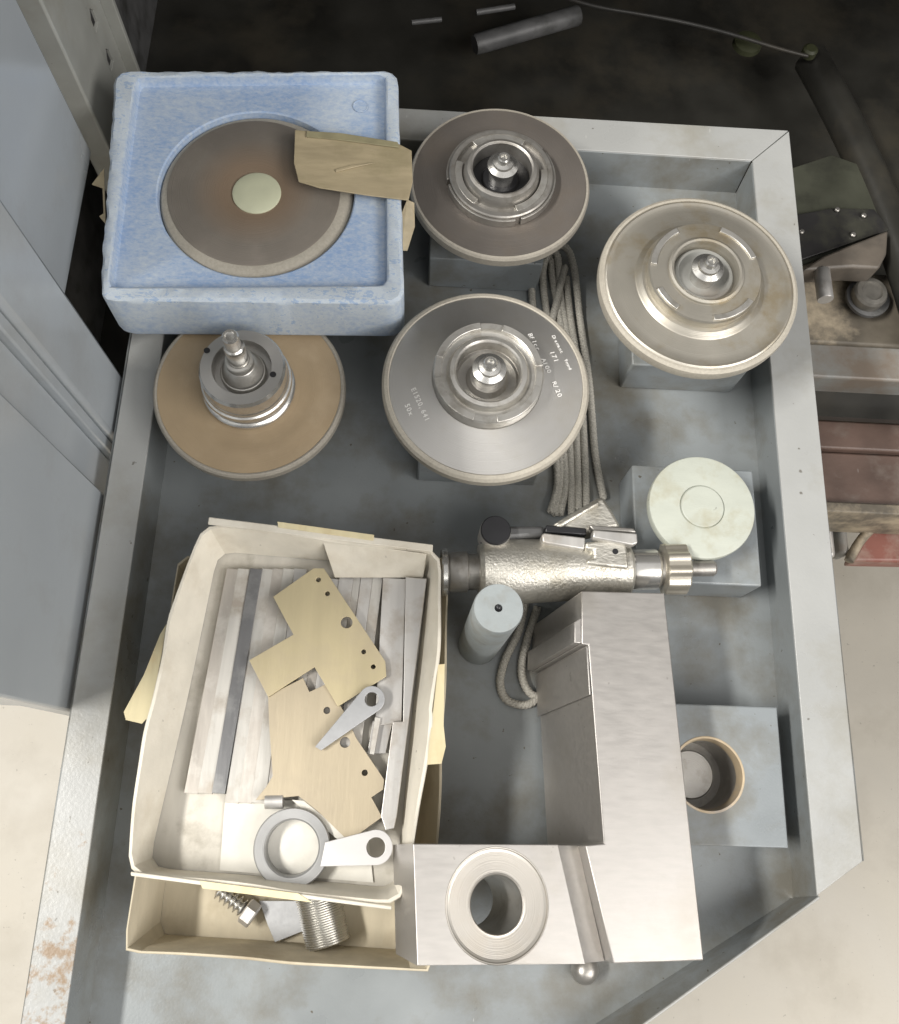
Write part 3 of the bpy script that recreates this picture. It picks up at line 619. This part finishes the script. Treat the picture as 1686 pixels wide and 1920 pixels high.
fm = loft('foam_body', M['foam'], loops, fb)
wa = fm.data.attributes.new('wear', 'FLOAT', 'POINT')
for i, v in enumerate(fm.data.vertices):
    ring = i // N; wa.data[i].value = .22 if ring in (0, 1, 2, 3) else .30 if ring in (4, 5, 6) else .1 if ring == 7 else 0
pm = at(676, 199, zt - .008); lathe('mould_mark', M['foam'], [(6.4, 0), (6.2, .5), (5.6, .5), (5.2, .1), (0, .1)], pm, fb, 32)
# wheel in it
w5 = thing('grinding_wheel', 'brown grinding wheel with a cream hub plug lying in the blue foam box', 'grinding wheel', (cw.x, cw.y, zt - .034), 'grinding wheels on arbors')
lathe('wheel_body', M['resin'], [(67.6, -10), (67.6, .9), (66.5, 1.3), (40, 1.3), (24, 1.5), (19, .4), (0, .4), (0, -10), (67.6, -10)], cw + V((-.0022, .0020, 0)), w5, 128)
lathe('abrasive_rim', M['gritlight'], [(64.5, -12), (64.5, .6), (69.5, .5), (74.4, -1.6), (75.7, -3.4), (75.7, -12), (64.5, -12)], cw, w5, 128)
lathe('hub_plug', M['cream'], [(19.2, -2), (19, 1.6), (17.5, 2.4), (8, 2.9), (0, 3)], cw, w5, 64)
# brown tape over the box edge
pts = [at(553, 243, .1262), at(640, 251, .1262), at(745, 268, .1262), at(772, 282, .1252), at(774, 340, .1252), at(766, 375, .1262), at(690, 366, .1262), at(600, 352, .1262), at(560, 340, .1262), at(551, 305, .1262)]
tp = thing('tape_strip', 'strip of brown tape folded over the right edge of the blue foam box', 'tape', pts[4])
o = bev(link('tape_top', prism_mesh('t', pts, V((0, 0, -.0012))), M['tapebrown'], tp), .0004)
prism('tape_fold', M['tapefold'], [(575, 245), (640, 249), (746, 266), (748, 276), (640, 262), (574, 256)], .1275, .001, tp, .0003)
prism('tape_crease', M['tapebrown'], [(628, 317), (660, 309), (706, 304), (660, 314), (630, 322)], .1272, .001, tp, .0004)
pts = [at(766, 375, .1235), at(777, 380, .112), at(778, 425, .10), at(764, 470, .088), at(756, 470, .088), at(756, 400, .108)]
link('tape_tail', prism_mesh('t', pts, V((-.0012, 0, 0))), M['tapebrown'], tp)
o = prism('tape_scrap', M['tapebrown'], [(195, 315), (172, 345), (192, 352), (194, 400), (186, 405), (198, 420)], .105, .001, None, .0002); tag(o, 'torn scrap of brown tape stuck to the left side of the blue foam box', 'tape')

solid_block(-.14, .455, 'low grey block hidden under the blue foam box')
box('spacer', M['block'], (-.19, .41, .0455), (-.09, .50, .0702), bpy.data.objects['wheel_block.005'])
# ================================================================== MINT DISC
cd = at(1317, 950, .072)
o = thing('round_disc', 'pale mint painted round disc with a raised centre on a grey block', 'disc', (cd.x, cd.y, .046))
lathe('disc_plate', M['disc'], [(0, -10), (39, -10), (41.3, -8), (41.6, -1.5), (41, -.3), (40, 0), (17.6, 0), (17.2, -.8), (0, -.8)], cd, o, 96)
lathe('centre_boss', M['disc'], [(16.8, -.8), (16.6, .8), (16, 1.2), (0, 1.2)], cd, o, 64)
lathe('stem', M['hub'], [(0, -26), (18, -26), (18, -10.2), (0, -10.2)], cd, o, 48)

# ================================================================== GREY PIN
cp = at(935, 1140, .155)
pinb = thing('grey_pin', 'tall pale grey cylindrical pin with a centre hole standing between the box and the bracket', 'pin', (cp.x, cp.y, 0))
lathe('pin_body', M['pinpaint'], [(0, .5), (15.5, .5), (16, 2), (16.3, 152), (15.6, 154.6), (2.6, 155), (2.2, 150), (0, 150)], (cp.x, cp.y, 0), pinb, 64)
lathe('centre_hole', M['black'], [(2.1, 150.5), (2.1, 154.4), (1.0, 153.5), (0, 153)], (cp.x, cp.y, 0), pinb, 24)

# ================================================================== STEEL BRACKET (tilted, leaning on the cardboard box)
nd = V((-.19152779, -.07383759, -.97870584)); nu = -nd
p0 = at(1300, 1450, .099)
def bp(px, py, d=0.0): return on_plane(px, py, p0, nu) - nu * d
br = thing('steel_bracket', 'heavy ground steel angle bracket with a bored foot, leaning beside the cardboard boxes', 'bracket', at(1290, 1600, 0))
TH = .1045
col_px = [(1092, 1108), (1245, 1112), (1320, 1800), (1151, 1807), (1098, 1585), (1133, 1582), (1105, 1207), (1105, 1207)][:7]
o = bev(link('column', prism_mesh('c', [bp(*p) for p in [(1091, 1108), (1246, 1112), (1320, 1801), (1151, 1807), (1098, 1585), (1133, 1582), (1104, 1209), (1091, 1208)]], nd * TH), M['steel'], br), .0008)
o = bev(link('locating_lug', prism_mesh('c', [bp(*p) - nu * .0003 for p in [(1078, 1166), (1090.3, 1158), (1090.3, 1206), (1078, 1205)]], nd * .1), M['steel'], br), .0005)
o = bev(link('wear_plate', prism_mesh('c', [bp(*p) - nu * .0004 for p in [(1100, 1213), (1103.6, 1212), (1109, 1302), (1106, 1303)]], nd * TH), M['steel'], br), .0004)
# bolts in the inner face of the upper block
uax = (bp(1246, 1112) - bp(1091, 1108)).normalized()
for q in (.035, .068):
    b0 = bp(1091, 1185) - nu * q
    lathe('bolt', M['bright'], [(0, 2.2), (2.6, 2.2), (3.2, 1.2), (3.2, -1)], b0 - uax * .0001, br, 20, -uax)
# foot with turned boss
fx = [(779, 1584), (1050, 1585.3), (1101, 1807.3), (787, 1810)]
Fu = (bp(1150, 1806) - bp(787, 1810)).normalized(); Fv = nu.cross(Fu)
fo_ = bp(937, 1697); R_ = Matrix(((Fu.x, Fv.x, nu.x, fo_.x), (Fu.y, Fv.y, nu.y, fo_.y), (Fu.z, Fv.z, nu.z, fo_.z), (0, 0, 0, 1)))
def l2(px, py): q = bp(px, py) - fo_; return (q.dot(Fu), q.dot(Fv))
plate('foot', M['steel'], [l2(*p) for p in fx][:], [circ((0, 0), .0326, 80)], .066, br, .0006, R_ @ Matrix.Translation((0, 0, -.004)))
lathe('turned_boss', M['boss'], [(16.6, -9), (16.6, -6), (17.2, -5.4), (18.2, -5.6), (24, -5.5), (30, -5.1), (31.6, -4.6), (32.0, -3.7), (32.6, -3.6), (33.0, -4.1)], fo_, br, 96, nu, 4)
lathe('bore', M['hub'], [(16.5, -7), (16.5, -69), (32, -69.5)], fo_, br, 64, nu)
# sloping fillet between foot and column
ra = [bp(1050.5, 1585.3, .004), bp(1098, 1585.5, .0125), bp(1098, 1585.5, .07), bp(1050.5, 1585.3, .07)]
rb = [bp(1101.5, 1807.3, .004), bp(1149.5, 1806.5, .0125), bp(1149.5, 1806.5, .07), bp(1101.5, 1807.3, .07)]
me = bpy.data.meshes.new('ramp'); me.from_pydata([tuple(v) for v in ra + rb], [], [(0, 1, 2, 3), (7, 6, 5, 4), (0, 4, 5, 1), (1, 5, 6, 2), (2, 6, 7, 3), (3, 7, 4, 0)]); link('relief_ramp', me, M['steel'], br, 10)
o = lathe('steel_ball', M['hubdark'], [(0, 0)] + [(10 * math.sin(a), 10 - 10 * math.cos(a)) for a in [math.pi * k / 16 for k in range(1, 16)]] + [(0, 20)], at(1096, 1818, 0.010) - V((0, 0, .0098)), None, 40, smooth=60); tag(o, 'oily steel ball under the front edge of the bracket', 'ball')

# ================================================================== CAST SPINDLE HOLDER
za = .066
pa, pb = at(900, 1072, za), at(1180, 1068, za)
ax = (pb - pa).normalized(); L_ = (pb - pa).length * 1000
sh = thing('spindle_holder', 'cast aluminium spindle holder with a black knob and knurled nut above the bracket', 'tool holder', (pa.x, pa.y, 0))
lathe('cast_body', M['cast'], [(0, -1), (20, -1), (23.5, 2), (25, 9), (24.5, 30), (23, L_ * .6), (20.5, L_ * .72), (19.5, L_ - 2), (18, L_), (0, L_)], pa, sh, 64, ax)
lathe('collar', M['bright'], [(0, L_ + .5), (15, L_ + .5), (15.5, L_ + 2), (15.5, L_ + 20), (14, L_ + 22), (0, L_ + 22)], pa, sh, 64, ax)
# knurled nut: scalloped loft
def scallop(r, n=120, lobes=10): return [(r * (1 + .06 * max(-.6, math.cos(lobes * 2 * math.pi * k / n)))) for k in range(n)]
yv = V((0, 0, 1)).cross(ax).normalized(); zv = ax.cross(yv)
def sl(d, r): rs = scallop(r); return [pa + ax * (d / 1000) + (yv * math.cos(2 * math.pi * k / 120) + zv * math.sin(2 * math.pi * k / 120)) * rr_ / 1000 for k, rr_ in enumerate(rs)]
loft('knurled_nut', M['nut'], [sl(L_ + 25, 15), sl(L_ + 26, 18.5), sl(L_ + 33, 18.8), sl(L_ + 42, 18.8), sl(L_ + 43.5, 17)], sh, smooth=40)
lathe('nut_neck', M['hubdark'], [(12, L_ + 21), (12, L_ + 26)], pa, sh, 48, ax)
lathe('threaded_rod', M['hubdark'], [(0, L_ + 43), (6, L_ + 43), (6, L_ + 65), (5, L_ + 66.5), (0, L_ + 66.5)], pa, sh, 32, ax)
lathe('rear_shaft', M['hubdark'], [(0, -24), (14, -24), (15, -22), (15.5, -10), (13.5, -9), (13.5, 0)], pa, sh, 48, ax)
lathe('rear_ring', M['bright'], [(17, -29), (18, -28), (18, -25), (16, -24)], pa, sh, 48, ax)
prism('body_foot', M['cast'], [(930, 1050), (1150, 1046), (1155, 1095), (935, 1098)], za, za - .001, sh, .003)
# split lug plate on the right part of the casting
prism('clamp_lug', M['cast'], [(1097, 1016), (1165, 1010), (1176, 1024), (1180, 1066), (1100, 1058), (1100, 1048), (1113, 1046), (1113, 1032), (1097, 1030)], za + .023, .018, sh, .002)
lathe('lug_hole', M['black'], [(0, 0), (2.2, 0), (2.2, .2), (0, .2)], at(1154, 1034, za + .0231), sh, 20)
# clamp bars
prism('clamp_bar', M['bar'], [(1016, 1003), (1020, 999), (1098, 1008), (1096, 1030), (1018, 1017)], za + .024, .012, sh, .001)
prism('clamp_bar', M['bar'], [(1113, 993), (1195, 1000), (1196, 1018), (1186, 1022), (1112, 1008)], za + .028, .010, sh, .001)
prism('clamp_back', M['black'], [(1024, 984), (1100, 990), (1100, 1003), (1022, 998)], za + .019, .014, sh, .001)
prism('clamp_back', M['hubdark'], [(1104, 984), (1188, 990), (1194, 998), (1112, 994)], za + .022, .014, sh, .001)
# triangular arm
prism('cast_arm', M['cast'], [(1034, 984), (1122, 932), (1132, 930), (1150, 958), (1166, 988), (1100, 1000), (1060, 990)], za + .016, .022, sh, .003)
prism('arm_rib', M['cast'], [(1040, 985), (1122, 937), (1126, 945), (1052, 989)], za + .020, .006, sh, .002)
# knob
kb = at(930, 994, za + .024)
prism('knob_bracket', M['piped'], [(905, 1002), (935, 985), (1022, 985), (1022, 1004), (950, 1010), (925, 1026), (900, 1022)], za + .014, .014, sh, .003)
knob_ = lathe('knob', M['bar'], [(0, -26), (10, -26), (11.5, -24), (11.5, -3), (11, -1), (9.8, -.8)], kb, sh, 48)
lathe('knob_cap', M['black'], [(11.2, -2.6), (11.2, -.6), (10.4, .3), (0, .5)], kb, knob_, 48)

# ================================================================== BRAIDED CORD
def pth(l, z=.004): return [tuple(at(x, y, zz if len(q) > 2 else z)) for q in l for x, y, zz in [(q[0], q[1], q[2] if len(q) > 2 else z)]]
cordp = [pth([(1032, 960), (1046, 900), (1035, 800), (1010, 660), (998, 560), (1000, 490, .008), (1022, 462, .012), (1045, 480, .01), (1052, 560), (1075, 700), (1082, 850), (1085, 955)]),
         pth([(1050, 965), (1060, 900), (1050, 780), (1030, 620), (1018, 520), (1030, 475, .012), (1058, 462, .014), (1076, 500, .012), (1088, 600), (1105, 720), (1116, 850), (1132, 935)]),
         pth([(1040, 965), (1052, 880), (1042, 760), (1030, 640), (1045, 560, .008), (1060, 500, .01)]),
         pth([(1072, 965), (1070, 870), (1062, 720), (1050, 600), (1036, 520), (1034, 480)]),
         pth([(1100, 955), (1096, 850), (1088, 720), (1070, 600), (1062, 520)]),
         pth([(985, 1130), (972, 1185), (948, 1235), (938, 1280), (950, 1312), (985, 1322), (1015, 1306), (1040, 1290)]),
         pth([(1008, 1140), (990, 1195), (978, 1250), (984, 1285), (1003, 1305), (1030, 1300)])]
o = rope('braided_cord', M['cord'], cordp, .0030, .0085); tag(o, 'grey braided cord looped under the engraved wheel and the bracket', 'cord')

# ================================================================== CARDBOARD BOXES
def card_box(name, label, top, bot, ztop, zbot, th, m, min_, rad=.012, sag=None):
    t = thing(name, label, 'box', (sum(p.x for p in bot) / 4, sum(p.y for p in bot) / 4, zbot), None)
    c = sum(bot, V()) / 4; c.z = 0
    n = 120
    def ring(cs, z, inset, rd=rad):
        lp = rrect([V((p.x, p.y, 0)) for p in cs], rd, 8); lp = by_angle(lp, c, n); out = []
        for p in lp:
            d = p - c; l = d.length; q = c + d * ((l - inset) / l); out.append(V((q.x, q.y, z)))
        return out
    T0 = ring(top, ztop, 0)
    loops = [ring(bot, zbot, 0), ring(top, ztop - .0008, 0), [v + V((0, 0, 0)) for v in ring(top, ztop, .0006)], ring(top, ztop, th - .0004), ring(top, ztop - .0008, th)]
    # rim waviness: old soft card
    ph = random.uniform(0, 6)
    for li in (1, 2, 3, 4):
        for k, v in enumerate(loops[li]):
            if li: v.z += .0009 * math.sin(k * .33 + ph) + .0006 * math.sin(k * .91); v.x += .0007 * math.sin(k * .41 + ph); v.y += .0007 * math.cos(k * .37)
    body = loft('box_wall', m, loops + [ring(bot, zbot + .0042, th)], t, True, False, 30)
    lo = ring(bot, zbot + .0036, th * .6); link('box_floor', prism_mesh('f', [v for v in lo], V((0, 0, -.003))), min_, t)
    return t
zlo = .058
lowtop = [at(232, 1785, zlo), at(812, 1826, zlo), at(845, 1046, zlo), at(335, 1040, zlo)]
lowbot = [at(297, 1755, 0.001), at(765, 1785, .001), at(795, 1090, .001), at(375, 1080, .001)]
lb = card_box('cardboard_box', 'yellowed lower cardboard box with a screw and threaded cylinder inside', lowtop, lowbot, zlo, .001, .0022, M['card2'], M['card2'], .006)
zu0, zu1 = .0605, .099
uptop = [at(x, y, zu1) for x, y in ((239, 1640), (752, 1701), (776, 1594), (799, 1454), (824, 1238), (830, 1034), (378, 978), (343, 1079), (312, 1172), (284, 1313), (258, 1430), (244, 1524))]
upbot = [at(275, 1632, zu0), at(748, 1672, zu0), at(808, 1062, zu0), at(408, 1030, zu0)]
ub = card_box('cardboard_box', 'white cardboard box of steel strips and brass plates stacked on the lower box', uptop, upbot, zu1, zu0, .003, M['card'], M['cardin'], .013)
# wide rolled edge strips, flap and tapes
strip('side_flap', M['card'], at(604, 1010, zu1 - .001), at(800, 1038, zu1 - .001), at(794, 1082, zu0 + .012), at(628, 1082, zu0 + .012), .001, ub)
strip('edge_strip', M['card'], at(392, 970, zu1 + .0006), at(812, 1022, zu1 + .0006), at(811, 1036, zu1 + .0006), at(390, 984, zu1 + .0006), .0015, ub)
strip('edge_strip', M['card'], at(246, 1634, zu1 + .001), at(735, 1698, zu1 + .001), at(735, 1706, zu1 + .001), at(246, 1642, zu1 + .001), .0015, ub)
strip('edge_tape', M['tape'], at(520, 978, zu1 + .0027), at(702, 1003, zu1 + .0027), at(700, 1014, zu1 + .0027), at(522, 989, zu1 + .0027), .0005, ub)
strip('edge_tape', M['tape'], at(374, 1651, zu1 + .0027), at(560, 1675, zu1 + .0027), at(585, 1692, zu1 + .0027), at(380, 1666, zu1 + .0027), .0005, ub)
pts = [at(312, 1170, .094), at(300, 1190, .092), at(270, 1265, .088), at(232, 1335, .084), at(236, 1350, .084), at(266, 1357, .09), at(282, 1340, .094), at(305, 1215, .096)]
link('side_tape', prism_mesh('t', pts, V((0, 0, -.0008))), M['tape'], ub)
pts = [at(822, 1246, .0985), at(834, 1245, .093), at(832, 1360, .092), at(836, 1400, .092), at(828, 1432, .092), at(801, 1434, .0985)]
link('side_tape', prism_mesh('t', pts, V((0, 0, -.0008))), M['tape'], ub)

# contents of the upper box
ZF = zu0 + .004
pw = link('paper_sheet', prism_mesh('p', [at(x, y, ZF + .0012) for x, y in ((422, 1502), (600, 1500), (690, 1560), (700, 1655), (412, 1632))], V((0, 0, -.0006))), M['paper']); tag(pw, 'white paper sheet on the floor of the upper box under the grey ring', 'paper')
ys0, ys1 = 1066, 1486
bars = [('barbrown', (426, 446), (346, 370), .003, 'brown stained steel strip, leftmost in the upper box'),
        ('barwhite', (447, 468), (371, 397), .0036, 'pale chalky steel strip left of the dark rule'),
        ('rule', (470, 491), (398, 421), .0042, 'dark blue grey steel rule in the upper box'),
        ('barwhite', (492, 511), (422, 446), .0034, 'pale steel strip directly right of the dark rule'),
        ('barbrown', (512, 531), (447, 471), .003, 'second steel strip right of the dark rule, brown stained'),
        ('barwhite', (532, 551), (472, 497), .0036, 'third steel strip right of the dark rule'),
        ('bar', (552, 575), (498, 525), .003, 'fourth steel strip right of the dark rule, half under the brass plate'),
        ('bar', (637, 662), (580, 606), .0036, 'steel strip emerging right of the top corner of the brass plate'),
        ('barwhite', (664, 676), (608, 622), .003, 'narrowest steel strip in the right half of the upper box'),
        ('bar', (678, 698), (624, 645), .0038, 'steel strip left of the engraved scale strip'),
        ('barwhite', (700, 717), (647, 666), .0034, 'graduated pale steel strip among the right hand strips')]
for i, (mm, tx_, bx, th, lab) in enumerate(bars):
    yb = ys1 + (18 if i > 2 else 0) - (26 if i > 6 else 0); yt = ys0 + (16 if i > 6 else 0)
    z = ZF + .0015 + th + random.uniform(0, .0006)
    o = pxplate('steel_strip', M[mm], [(tx_[0], yt), (tx_[1], yt + 2), (bx[1], yb + 2), (bx[0], yb)], [], z, th, None, .0003); tag(o, lab, 'steel strip', 'steel strips in the upper box')
for i, (a_, b_, mm, lab) in enumerate((((577, 598), (527, 548), 'barwhite', 'fifth steel strip right of the dark rule, mostly under the brass plates'), ((600, 616), (550, 566), 'barbrown', 'brown stained strip under the middle of the brass plates'), ((618, 635), (567, 579), 'bar', 'steel strip just left of the top right corner of the yellow brass plate'))):
    o = pxplate('steel_strip', M[mm], [(a_[0], 1085), (a_[1], 1086), (b_[1], 1488), (b_[0], 1488)], [], ZF + .0048, .003, None, .0003); tag(o, lab, 'steel strip', 'steel strips in the upper box')
o = pxplate('steel_strip', M['bar'], [(719, 1084), (760, 1086), (752, 1354), (704, 1360)], [], ZF + .0085, .0045, None, .0003); tag(o, 'wide bright steel strip beside the thick bar, ending square halfway down', 'steel strip', 'steel strips in the upper box')
o = pxplate('steel_bar', M['bar'], [(762, 1083), (799, 1086), (743, 1530), (738, 1552), (724, 1555), (716, 1530), (738, 1354), (757, 1354)], [], ZF + .0145, .0125, None, .0005); tag(o, 'thick square steel bar along the right wall of the upper box', 'steel bar')
o = pxplate('steel_strip', M['bar'], [(700, 1352), (735, 1356), (722, 1412), (690, 1412)], [], ZF + .006, .004, None, .0003); tag(o, 'short steel offcut below the end of the wide strip', 'steel strip')
o = pxplate('steel_strip', M['barwhite'], [(704, 1345), (713, 1347), (701, 1414), (694, 1413)], [], ZF + .0105, .004, None, .0003); tag(o, 'narrow white edged offcut leaning beside the second brass plate', 'steel strip')

def hole_ring(parent, x, y, z, r): pass
zP1, zP2 = ZF + .0112, ZF + .0135
o = pxplate('brass_plate', M['brass2'], [(503, 1305), (568, 1272), (580, 1298), (612, 1283), (645, 1335), (668, 1385), (720, 1462), (718, 1480), (696, 1495), (716, 1532), (654, 1577), (600, 1524), (560, 1492), (480, 1500), (500, 1475), (512, 1455), (506, 1370)],
            [(613, 1332, 2.6), (647, 1392, 3.8), (684, 1449, 2.3)], zP1, .002, None, .0002); tag(o, 'dull brass plate with a scalloped corner, lower of the two in the box', 'brass plate', 'brass plates')
o = pxplate('brass_plate', M['brass'], [(513, 1119), (588, 1066), (607, 1066), (722, 1240), (724, 1268), (634, 1324), (590, 1250), (503, 1306), (468, 1238), (551, 1190)],
            [(597, 1087, 2.0), (614, 1113, 2.0), (650, 1167, 4.4), (682, 1222, 1.9), (700, 1250, 1.9)], zP2, .002, None, .0002); tag(o, 'yellow brass E shaped plate with holes, uppermost in the upper box', 'brass plate', 'brass plates')
def link_arm(tip0, tip1, c, r, hr, z, th, label, m):
    P0, P1, Cn = at(*tip0, z), at(*tip1, z), at(*c, z); d = (Cn - (P0 + P1) / 2).normalized(); a0 = math.atan2(d.y, d.x)
    arc = [(Cn.x + r * math.cos(a0 + a), Cn.y + r * math.sin(a0 + a)) for a in [math.radians(-95 + 190 * k / 24) for k in range(25)]]
    s = d.cross(P0 - (P0 + P1) / 2).z
    out = ([(P0.x, P0.y)] + arc[::1] + [(P1.x, P1.y)]) if s < 0 else ([(P1.x, P1.y)] + arc + [(P0.x, P0.y)])
    o = plate('link_arm', m, out, [circ((Cn.x, Cn.y), hr, 32)], th, None, .0003, Matrix.Translation((0, 0, z))); tag(o, label, 'link arm', 'tapered link arms'); return o
link_arm((592, 1400), (602, 1406), (697, 1311), .0088, .0052, zP2 + .003, .0032, 'dull tapered link arm lying across the brass plates', M['bluegrey'])
M['whitearm'] = mat('bright_milled_arm', (.60, .59, .58), .5, .5, .04, 100, .1, 400, (.15, 1, 1))
link_arm((602, 1624), (611, 1580), (705, 1589), .0108, .0066, zu0 + .020, .0035, 'bright white tapered link arm leaning on the grey ring', M['whitearm'])
cr = at(547, 1590, ZF + .014)
o = lathe('grey_ring', M['ring'], [(25, 0), (25.4, 1), (25.4, 11), (24.6, 12), (18.6, 12), (17.6, 11), (17.2, 1), (17.6, 0), (25, 0)], (cr.x, cr.y, ZF + .0018), None, 96); tag(o, 'plain dark grey steel ring at the bottom of the upper box', 'ring')
pc = at(516, 1503, ZF + .004)
o = lathe('small_bush', M['bar'], [(0, 0), (5, 0), (5, 12), (0, 12)], pc + V((-.006, 0, .004)), None, 32, (1, .05, 0)); tag(o, 'small steel bush at the scalloped edge of the lower brass plate', 'bush')
o = pxplate('paper_scrap', M['paper'], [(548, 1500), (570, 1502), (668, 1580), (640, 1580)], [], ZF + .009, .0006, None, .0001); tag(o, 'folded white paper scrap beside the grey ring', 'paper')

# contents of the lower box
cs = at(610, 1738, .016)
a_, b_ = at(598, 1690, .017), at(615, 1768, .017); L_ = (b_ - a_).length * 1000
prof = [(0, -14)]
z_ = -14
while z_ < L_:
    prof += [(14.9, z_), (16, z_ + .8), (14.9, z_ + 1.6)]; z_ += 1.6
prof += [(14.5, L_ + 1), (0, L_ + 1)]
o = lathe('threaded_cylinder', M['thread'], prof, a_, None, 64, (b_ - a_).normalized(), smooth=10); tag(o, 'fine threaded steel cylinder lying in the lower box', 'cylinder')
o = pxplate('grey_plate', M['bluegrey'], [(487, 1690), (556, 1690), (572, 1744), (516, 1766), (503, 1735)], [], .012, .003, None, .0003); tag(o, 'flat blue grey metal plate between screw and threaded cylinder', 'plate')
a_, b_ = at(415, 1672, .016), at(462, 1708, .016); dv = (b_ - a_).normalized()
scr = thing('worm_screw', 'short coarse threaded lag screw with a hex head in the lower box', 'screw', (a_.x, a_.y, .006))
pr = [(0, -4)]
for k in range(6): pr += [(3.2, k * 4 - 3), (6.4, k * 4 - 1.2), (6.4, k * 4 - .6), (3.2, k * 4 + .6)]
pr += [(0, 22)]
lathe('thread', M['bright'], pr, a_, scr, 32, dv)
lathe('hex_head', M['bar'], [(0, 21), (8, 21), (9, 22), (9, 29), (8, 30), (0, 30)], a_, scr, 6, dv, smooth=10)
